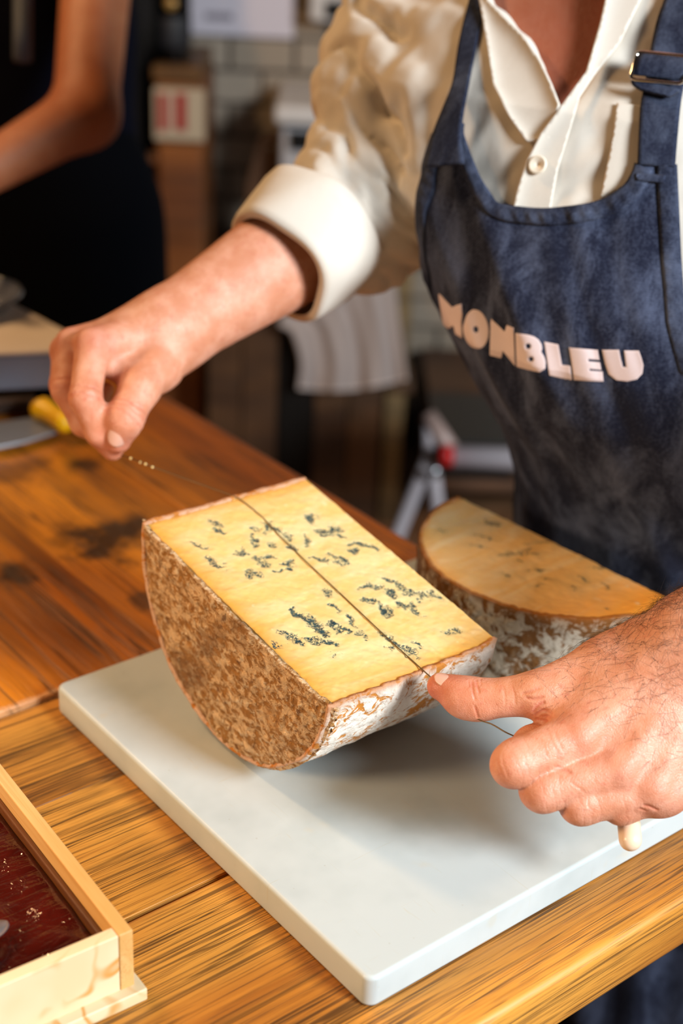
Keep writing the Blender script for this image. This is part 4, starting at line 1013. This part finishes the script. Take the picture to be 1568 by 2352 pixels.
# ------------------------------------------------------------------ pine box of quince paste, near left
BX0 = onz(310, 2288, ZB-.022); bxr = math.radians(-3.0)
pine = thing('pine_box', 'open pale pine box with knotty front, beside the cutting board', 'box', (BX0[0], BX0[1], ZB-.0217), bxr)
def bxp(x0, x1, y0, y1, z0, z1, name, mat=None, bev=.0008):
    cx, cy, cz = (x0+x1)/2, (y0+y1)/2, (z0+z1)/2; lx, ly = x1-x0, y1-y0; rot = ly > lx
    if rot: lx, ly = ly, lx
    o = bm_obj(name, box_bm(-lx/2, lx/2, -ly/2, ly/2, -(z1-z0)/2, (z1-z0)/2), mat or M_PINE, pine, bevel=bev); o.location = (cx, cy, cz)
    if rot: o.rotation_euler = (0, 0, math.pi/2)
    return o
def pine_face():
    t = NT('pine_front'); c = t.co((1, 1, 1)); n = t.noise(t.co((22, 30, 26)), 1.0, 1, 0.4, 0.9)
    r = t.math('ABSOLUTE', t.math('SUBTRACT', t.math('FRACT', t.math('MULTIPLY', n, 3.2)), 0.5))
    col = t.mix(t.math('MULTIPLY', t.sstep(r, 0.34, 0.5), 0.9), '#dcc8a2', '#c9872f')
    return t.fin(t.mix(t.sstep(t.noise(c, 25, 2), 0.4, 0.7), col, '#d8c096'), 0.5, t.bump(t.noise(c, 150, 2), 0.05, .001))
M_PINEF = pine_face()
BL, BW, BH, BT = .26, .20, .0475, .0085
bxp(-BT, 0, 0, BL, .008, BH, 'side_panel'); bxp(-BW, -BW+BT, 0, BL, .008, BH, 'side_panel')
bxp(-BW+BT, -BT, .0004, BT, .008, BH-.0004, 'front_panel', M_PINEF); bxp(-BW+BT, -BT, BL-BT, BL-.0004, .008, BH, 'back_panel')
bxp(-BW-.006, .0045, -.0065, BL+.004, 0, .0085, 'base_board', M_PINEF, .001)
bxp(-BT-.0035, -BT, BT, BL-BT, .0086, .036, 'liner_strip', M_BROWNWOOD)
def jelly_mat():
    t = NT('quince_paste'); c = t.co(); n = t.noise(c, 55, 4, 0.6, 0.8); w = t.noise(t.co((30, 160, 1)), 1, 2, 0.5, 1)
    col = t.mix(t.sstep(n, 0.3, 0.7), '#3d0903', '#4a0e05')
    return t.fin(col, 0.10, t.bump(t.math('ADD', n, t.math('MULTIPLY', w, 0.7)), 0.55, 0.004), Coat_Weight=0.6, Coat_Roughness=0.05,
                 Subsurface_Weight=0.1, Subsurface_Radius=(0.02, 0.004, 0.001), Subsurface_Scale=0.6)
nx, ny = 70, 90
gx, gy = np.meshgrid(np.linspace(-BW+BT+.0005, -BT-.004, nx), np.linspace(BT+.0005, BL-BT-.0005, ny), indexing='ij'); q = np.stack([gx, gy, 0*gx], -1)
gz = .030+.0022*fbm(q, 26, 3, 90)+.0010*np.sin(gy*240+12*fbm(q, 12, 2, 91))*np.clip(fbm(q, 20, 2, 93)+.2, 0, 1)
jel = mk('quince_paste', np.stack([gx, gy, gz], -1).reshape(-1, 3), grid_faces(nx, ny)[:, ::-1], jelly_mat()); solidify(jel, .021, -1)
jel.location = pine.location; jel.rotation_euler = (0, 0, bxr); tag(jel, 'glossy dark red quince paste filling the pine box', 'fruit paste')
# the tip of a serving blade that lies in the paste
kn = thing('serving_knife', 'steel spreading knife with only its round tip in view, in the red paste', 'knife', onz(-10, 2130, ZB+.014))
kl = kn.location; a = onz(14, 2122, ZB+.014)-np.array(kl); b = onz(-260, 2240, ZB+.030)-np.array(kl); ax = (b-a)/np.linalg.norm(b-a); sd = np.cross([0, 0, 1.0], ax); sd /= np.linalg.norm(sd)
V = []; ts = np.concatenate([np.linspace(0, 1, 9)**2*.02, [.05, .075]])
for t in ts:
    w = .0085*math.sqrt(max(0, 1-((.02-min(t, .02))/.02)**2))+.0002
    V += [a+ax*t+sd*w*k+np.array([0, 0, .0012*(1-k*k)]) for k in (-1, -.5, 0, .5, 1)]
solidify(mk('blade', V, grid_faces(len(ts), 5), M_STEEL, kn), .0012)
V, F = tube(np.array([a+ax*t for t in (.068, .09, .12, .15)]), [.004, .0075, .0085, .007], 12); mk('handle', V, F, M_BLACK, kn)

# ------------------------------------------------------------------ on the far end of the table
def px_poly(P, z): return [onz(x, y, z) for x, y in P]
def poly_prism(P, z0, z1, name, mat, parent, bev=.002):
    c = np.array(parent.location) if parent is not None else np.zeros(3)
    return bm_obj(name, prism([(p[0]-c[0], p[1]-c[1]) for p in P], z0-c[2], z1-c[2]), mat, parent, bevel=bev)
sc0 = onz(0, 840, ZB-.018); scale = thing('counter_scale', 'counter scale with pale steel pan and grey body at the far table end', 'scale', sc0)
PAN = px_poly([(140, 804), (-60, 812), (-330, 800), (-220, 560), (45, 703), (170, 768)], ZB+.055)
M_PALE = plain('pale_steel', '#e8dccf', 0.5, 0.0); M_GREY = plain('grey_enamel', '#8a95a8', 0.4, 0.0)
poly_prism(PAN, ZB+.051, ZB+.055, 'pan', M_PALE, scale)
cen = np.mean(PAN, 0); BODY = [cen+(p-cen)*.985 for p in PAN]
poly_prism(BODY, ZB+.012, ZB+.0508, 'body', M_GREY, scale, .004)
for k in (0, 2, 3, 5):
    p = cen+(PAN[k]-cen)*.86; poly_prism([p+np.array([.016*math.cos(t), .016*math.sin(t), 0]) for t in np.arange(12)*math.pi/6], ZB-.0185, ZB+.0119, 'foot', M_BLACK, scale, .001)
dsh = thing('steel_dish', 'small round steel dish resting on the scale pan', 'dish', onz(-75, 708, ZB+.0552))
V, F = lathe([(.02, .0002), (.045, .003), (.058, .016), (.060, .018), (.056, .017), (.043, .006), (.001, .004)], 32); mk('bowl', V, F, M_STEEL, dsh)
mk('rim', *tube([(.059*math.cos(t), .059*math.sin(t), .018) for t in np.linspace(0, 2*math.pi, 33)], .002, 6, False), M_STEEL, dsh)
k0 = onz(60, 975, ZB-.018); kn = thing('yellow_handled_knife', 'wide steel knife with a bright yellow handle behind the far hand', 'knife', k0)
BLD = px_poly([(78, 948), (138, 978), (60, 1003), (-120, 1040), (-260, 1050), (-180, 985), (-40, 966)], ZB-.004)
poly_prism(BLD, ZB-.012, ZB-.008, 'blade', plain('brushed_steel', '#8f9298', 0.4, 0.6), kn, .001)
hp = np.array([onz(x, y, ZB+.001) for x, y in ((84, 936), (104, 944), (124, 956), (146, 970), (158, 976))])-k0
V, F = tube(spline(hp, 20), np.interp(np.linspace(0, 1, 20), [0, .15, .5, .8, 1], [.009, .0135, .010, .011, .007]), 14); mk('handle', V, F, plain('yellow_plastic', '#f2b705', 0.4, 0, .05), kn)
blk = thing('dark_tray', 'low dark wooden tray under the scale front, behind the yellow handled knife', 'tray', onz(40, 915, ZB-.018))
TR = px_poly([(122, 903), (116, 921), (84, 934), (-160, 956), (-160, 917)], ZB-.012)
poly_prism(TR, ZB-.018, ZB-.006, 'tray_base', M_DARKWOOD, blk); c = np.mean(TR, 0)
for i, j in ((0, 1), (1, 2), (2, 3)):
    V, F = tube(np.array([TR[i], TR[j]])-np.array(blk.location)+[0, 0, .010], .004, 6); mk('rim', V, F, M_DARKWOOD, blk)

# ------------------------------------------------------------------ the second person, out of focus behind the table's far end
P2S = at(232, -170, 1.72); P2E = at(196, 262, 1.66); P2W = at(-90, 425, 1.55)
p2o = at(140, 520, 2.0); p2 = thing('person', 'blurred shop worker in dark clothes with one bare bent arm', 'person', (p2o[0]+.03, p2o[1]+.03, 0))
p2inv = Matrix.Translation((-p2o[0]-.03, -p2o[1]-.03, 0))
def p2part(o): o.matrix_parent_inverse = p2inv; return o
ch = at(60, -60, 1.92); hp_ = at(125, 480, 2.0); f2 = np.array([-.75, -.66, 0]); l2 = np.array([.66, -.75, 0])
s = Solid().cap(P2S, P2E, .043, .037, .02).cap(P2E, P2W, .037, .024, .02)
hd = P2W+(P2W-P2E)/np.linalg.norm(P2W-P2E)*.05; s.cap(P2W, hd, .024, .028, .02)
for k in range(4):
    a = hd+np.array([0, 0, .03-.02*k]); s.cap(a, a+(P2W-P2E)*.22+[0, 0, -.01], .009, .008, .004)
s.cap(hd, hd+np.array([.01, -.05, .02]), .012, .009, .006)
nk = at(40, -420, 1.82); s.cap(ch+[0, 0, .12], nk, .058, .054, .03); add_head(s, nk+np.array([0, 0, .13]), f2)
V, Fq = s.mesh(.005); V = relax(V, Fq, 2); bo = p2part(mk('body', V, Fq, M_SKIN2, p2)); set_attr(bo, 'red', blobs(V, [(P2E, .06, .9)])); set_attr(bo, 'wrinkle', np.zeros(len(V)))
M_TEE = plain('dark_navy_cotton', '#080914', 0.95, spec=.05)
s = Solid().cap(ch+[0, 0, .10], ch-[0, 0, .05], .105, .12, .06).cap(ch-[0, 0, .05], hp_+[0, 0, .02], .12, .110, .06).cap(ch+[0, 0, .13], P2S, .06, .055, .05).cap(P2S, P2S*.9+P2E*.1, .056, .052, .03)
V, Fq = s.mesh(.006, lambda p: .004*fbm(p, 16, 2, 6)); p2part(mk('t_shirt', relax(V, Fq, 2), Fq, M_TEE, p2))
s = Solid()
for sg in (-1, 1):
    a = hp_-l2*sg*.055; kn_ = np.array([a[0], a[1], .50])-l2*sg*.02; an = np.array([a[0], a[1], .07])-l2*sg*.02
    s.cap(a, kn_, .09, .075, .04).cap(kn_, an, .075, .055, .03).cap(an-[0, 0, .025], an+f2*.15-[0, 0, .03], .042, .038, .02)
s.cap(hp_+[0, 0, .05], hp_-[0, 0, .08], .115, .120, .05).cap(at(185, 560, 1.98), at(195, 760, 2.0), .088, .095, .06)
V, Fq = s.mesh(.008); p2part(mk('trousers', relax(V, Fq, 2), Fq, M_BLACK, p2))
V, Fq = Solid().ball(nk+np.array([0, 0, .17])-f2*.02, (.088, .088, .092), .01).ball(nk+np.array([0, 0, .10])+f2*.085, .085, .01, -1).mesh(.006); p2part(mk('hair', V, Fq, M_HAIR, p2))
sp = np.array([at(52, y, d) for y, d in ((-60, 1.69), (20, 1.66), (90, 1.65), (140, 1.66))]); V, F = tube(spline(sp, 12), .011, 8); p2part(mk('apron_tie', V, F, plain('grey_tape', '#3f4654', .7), p2))

# ------------------------------------------------------------------ along the tiled wall
def wbox(px0, py0, px1, py1, off, depth, name, mat, parent=None, bev=.004, to_floor=False, z0=None):
    "box that stands off the wall, its front face given by pixel bounds at distance off from the wall"
    c = wp((px0+px1)/2, (py0+py1)/2, off); cc = lambda x, y: wp(x, y, off)
    my, mx = (py0+py1)/2, (px0+px1)/2
    w = abs((cc(px1, my)-cc(px0, my))@WE); x = ((cc(px0, my)+cc(px1, my))/2-WO)@WE
    zt = cc(mx, py0)[2]; zb = 0.0 if to_floor else cc(mx, py1)[2]
    if z0 is not None: zb = z0
    p = np.array([WO[0], WO[1], 0])+WE*x-WN*(off-depth/2)
    o = bm_obj(name, box_bm(-w/2, w/2, -depth/2, depth/2, -(zt-zb)/2, (zt-zb)/2), mat, None, bevel=bev)
    o.rotation_euler = (0, 0, wall_rot); o.location = (p[0], p[1], (zt+zb)/2)
    if parent is not None: sub_of(o, parent)
    return o
def sub_of(o, p):
    o.parent = p; o.matrix_parent_inverse = (Matrix.Translation(p.location) @ Matrix.Rotation(p.rotation_euler[2], 4, 'Z')).inverted()
def wthing(name, label, cat, px, py, off, z=None, group=None):
    p = wp(px, py, off); return thing(name, label, cat, (p[0], p[1], p[2] if z is None else z), wall_rot, group)
M_VDARK = plain('dark_stained_wood', '#0f0a07', 0.7, spec=.2)
M_PAPER = plain('paper', '#c8c2cc', 0.8, 0, .04); M_WHITE = plain('white_plastic', '#c9c4c0', 0.4); M_BLK = plain('black_plastic', '#0a0a0a', 0.35)
cab = wthing('tall_cabinet', 'very dark tall cabinet behind the blurred shop worker', 'cabinet', 100, 300, .35, 0)
wbox(-420, -260, 318, 900, .35, .33, 'body', M_VDARK, cab, to_floor=True)
wbox(-400, -230, -30, 850, .368, .016, 'door', M_VDARK, cab, z0=.1); wbox(-20, -230, 312, 850, .368, .016, 'door', M_VDARK, cab, z0=.1)
for x in (-50, 0): wbox(x-4, 250, x+4, 330, .385, .016, 'handle', M_STEEL, cab, .001)
post = wthing('narrow_wooden_cabinet', 'narrow brown wooden cupboard against the tiles, below the dark bottle', 'cabinet', 410, 500, .30, 0)
wbox(362, 190, 468, 900, .30, .28, 'body', M_BROWNWOOD, post, to_floor=True)
wbox(348, 152, 462, 188, .31, .29, 'top_board', wood('ledge_wood', '#7d5518', '#6b4410', '#3d2508', rough=.5), post)
wbox(368, 335, 462, 900, .312, .012, 'door', M_BROWNWOOD, post, z0=.1); wbox(338, 352, 362, 376, .30, .2, 'side_ledge', M_BROWNWOOD, post)
sg = wthing('sign', 'cream sign with two red stripes on the narrow wooden cupboard', 'sign', 415, 265, .315)
wbox(352, 204, 470, 325, .322, .02, 'panel', plain('cream_card', '#a89880', 0.7, 0, .05), sg)
for x0, x1 in ((362, 382), (403, 428)): wbox(x0, 215, x1, 300, .324, .002, 'red_stripe', plain('red_print', '#8f1a12', 0.7, 0, .05), sg, .0)
wbox(388, 222, 396, 295, .324, .002, 'pale_stripe', plain('pink_print', '#b5887a', 0.7, 0, .05), sg, .0)
bt = wthing('bottle', 'dark bottle with a small gold seal on the narrow cupboard', 'bottle', 398, 152, .24, float(wp(405, 152, .31)[2])+.0006)
V, F = lathe([(.001, 0), (.036, 0), (.038, .006), (.038, .15), (.034, .18), (.016, .215), (.0145, .29), (.016, .292), (.016, .305), (.001, .306)], 28); mk('glass', V, F, plain('dark_glass', '#050608', 0.15), bt)
V, F = lathe([(.0382, .03), (.0386, .031), (.0386, .09), (.0382, .091)], 28); mk('label', V, F, plain('dark_label', '#15161c', 0.6), bt)
V, F = lathe([(.001, 0), (.013, 0), (.012, .002), (.001, .0024)], 18); o = mk('seal', V, F, plain('gold_foil', '#a8854a', 0.4, .4), bt); o.rotation_euler = (math.pi/2, 0, 0); o.location = (0, -.0375, .118)
nt = wthing('paper_notice', 'pale paper notice fixed flat on the wall tiles', 'notice', 560, 85, .004)
wbox(436, -110, 676, 83, .007, .006, 'sheet', M_PAPER, nt, .0); wbox(470, 30, 535, 46, .0078, .001, 'grey_print', plain('grey_ink', '#857d88', .8), nt, .0); wbox(470, -30, 610, -18, .0078, .001, 'grey_print', plain('grey_ink', '#857d88', .8), nt, .0)
sw = wthing('wall_dispenser', 'white wall box with a black square panel, beside the sleeve', 'dispenser', 760, 20, .06)
wbox(712, -90, 812, 52, .09, .085, 'case', M_WHITE, sw, .008); wbox(746, 4, 796, 42, .096, .008, 'black_panel', M_BLK, sw, .003)
ap = wthing('white_appliance', 'white countertop machine with a dark window, seen past the sleeve', 'appliance', 690, 440, .3)
wbox(628, 246, 790, 292, .34, .30, 'top', M_WHITE, ap, .012); wbox(642, 293, 790, 440, .31, .26, 'body', plain('pale_grey_plastic', '#a9a6a8', .45), ap, .01)
wbox(664, 304, 735, 346, .318, .012, 'window', M_BLK, ap, .002); wbox(650, 392, 780, 412, .325, .02, 'drip_tray', M_STEEL, ap, .003)
lb = wthing('leaning_board', 'dark brown wooden board leaning by the white machine', 'board', 600, 690, .3)
bp_ = [wp(x, y, .22) for x, y in ((556, 596), (566, 420), (596, 318), (640, 300), (640, 596))]; 
bmx = bmesh.new(); fr = [bmx.verts.new(tuple(p)) for p in bp_]; bk_ = [bmx.verts.new(tuple(p+WN*.03)) for p in bp_]; n = len(fr)
bmx.faces.new(fr); bmx.faces.new(bk_[::-1])
for i in range(n): bmx.faces.new((fr[i], fr[(i+1) % n], bk_[(i+1) % n], bk_[i]))
sub_of(bm_obj('panel', bmx, M_DARKWOOD, None, bevel=.004), lb)
V, F = tube([wp(612, 340, .225), wp(618, 335, .225), wp(624, 340, .225)], .004, 6); o = mk('hanging_ring', V, F, M_STEEL); sub_of(o, lb)
cb = wthing('low_cabinet', 'dark brown plank cabinet along the wall under the hanging cloth', 'cabinet', 700, 900, .45, 0)
wbox(474, 690, 886, 900, .46, .44, 'carcass', M_DARKWOOD, cb, to_floor=True); wbox(464, 672, 888, 690, .48, .46, 'worktop', M_DARKWOOD, cb)
edges_ = [476, 556, 640, 726, 806, 885]
for a, b in zip(edges_[:-1], edges_[1:]):
    o = wbox(a+1.5, 694, b-1.5, 900, .474, .014, 'plank', random.choice([M_DARKWOOD, M_VDARK, M_DARKWOOD]), cb, .002, z0=.06)
pw = wthing('wooden_post', 'beige wooden post at the right end of the low cabinet', 'post', 918, 800, .42, 0)
wbox(897, 520, 944, 900, .46, .09, 'shaft', wood('beige_wood', '#8a7048', '#735a34', '#4f3b1e', rough=.6), pw, to_floor=True); wbox(890, 880, 950, 905, .47, .11, 'block', M_DARKWOOD, pw)
# hanging cloth
hc = wthing('hanging_cloth', 'crumpled white cloth hung over the front of the low cabinet', 'cloth', 790, 680, .5)
lf = spline([(770, 640), (640, 735), (668, 765), (688, 830), (684, 890)], 36); rg = spline([(880, 560), (905, 640), (914, 720), (925, 800), (934, 868)], 36)
tt_ = np.linspace(0, 1, 40); P = []
for i in range(36):
    q = lf[i][None]*(1-tt_)[:, None]+rg[i][None]*tt_[:, None]; k = i/35
    q[:, 1] += 14*np.sin(math.pi*tt_)*k
    P.append([wp(x, y, .515+.010*math.sin(t*17+2*k)*(.4+k)+.004*math.sin(t*41)) for (x, y), t in zip(q, tt_)])
o = mk('cloth', np.array(P).reshape(-1, 3), grid_faces(36, 40), plain('white_linen', '#a3958f', 0.9, 0, .06)); sub_of(o, hc); solidify(o, .004, 0)
o = mk('hem', *tube(np.array(P[-1]), .004, 6), plain('white_linen_hem', '#c4b5ae', .9)); sub_of(o, hc)
# low shelf with a black crate
ls_ = wthing('low_shelf', 'low wooden shelf by the wall, behind the step stool', 'shelf', 1080, 1000, .4, 0)
for y0, y1 in ((940, 966), (1108, 1134)): wbox(985, y0, 1420, y1, .42, .38, 'shelf_board', wood('shelf_wood', '#6e4c33', '#5a3b26', '#38241a', rough=.6), ls_)
for x in (985, 1405): wbox(x, 940, x+15, 1134, .40, .36, 'side_panel', M_DARKWOOD, ls_, to_floor=True)
cr = wthing('black_crate', 'black plastic crate on the low wooden shelf', 'crate', 1080, 1108, .4); wbox(1008, 985, 1180, 1107, .415, .33, 'body', M_BLK, cr); wbox(1004, 974, 1184, 988, .42, .34, 'rim', M_BLK, cr)
# step stool
sdp = 2.55
so = at(980, 1300, sdp); st = thing('step_stool', 'white folding step stool with a red cap beside the table edge', 'stool', (so[0], so[1], 0))
M_TUBE = plain('white_tube', '#aaa3a8', 0.4)
def stp(o): o.matrix_parent_inverse = Matrix.Translation((-so[0], -so[1], 0)); return o
def tofloor(a, b):
    d = b-a; return a+d*((0.008-a[2])/d[2])
for sh_, dz in ((np.zeros(3), 0), (WE*.36+WN*.0, 0)):
    a = at(990, 1040, sdp)+sh_; b = at(925, 1200, sdp-.04)+sh_; c = at(1008, 1190, sdp+.10)+sh_
    for e_ in (b, c):
        V, F = tube([a, tofloor(a, e_)], .0125, 10); stp(mk('leg', V, F, M_TUBE, st))
a = at(982, 955, sdp); b = at(1040, 1040, sdp-.02); V, F = tube([a, b], .016, 10); stp(mk('rail', V, F, plain('pinkish_tube', '#a58d85', .4), st))
V, F = tube([at(985, 960, sdp), at(985, 1045, sdp)], .012, 10); stp(mk('rail', V, F, M_TUBE, st))
a = at(1036, 1049, sdp-.03); V, F = tube([a, a+WE*.33], .021, 12); stp(mk('front_bar', V, F, M_TUBE, st))
a = at(1010, 1046, sdp-.05); V, F = tube([a, a+WE*.022], .019, 12); stp(mk('red_cap', V, F, plain('red_plastic', '#b00806', .4), st))
V, F = lathe([(.001, 0), (.011, 0), (.011, .006), (.001, .007)], 16); R = np.array(Vector(-WN).to_track_quat('Z', 'Y').to_matrix()); stp(mk('hinge_bolt', np.array(V)@R.T+at(998, 1084, sdp-.06), F, M_STEEL, st))
stepz = at(1040, 1020, sdp)[2]; p0 = at(1000, 1030, sdp); o = bm_obj('step', box_bm(0, .36, -.01, .22, -.012, .012), M_BLK, None, bevel=.004); o.rotation_euler = (0, 0, wall_rot); o.location = (p0[0], p0[1], stepz); o.parent = st; stp(o)
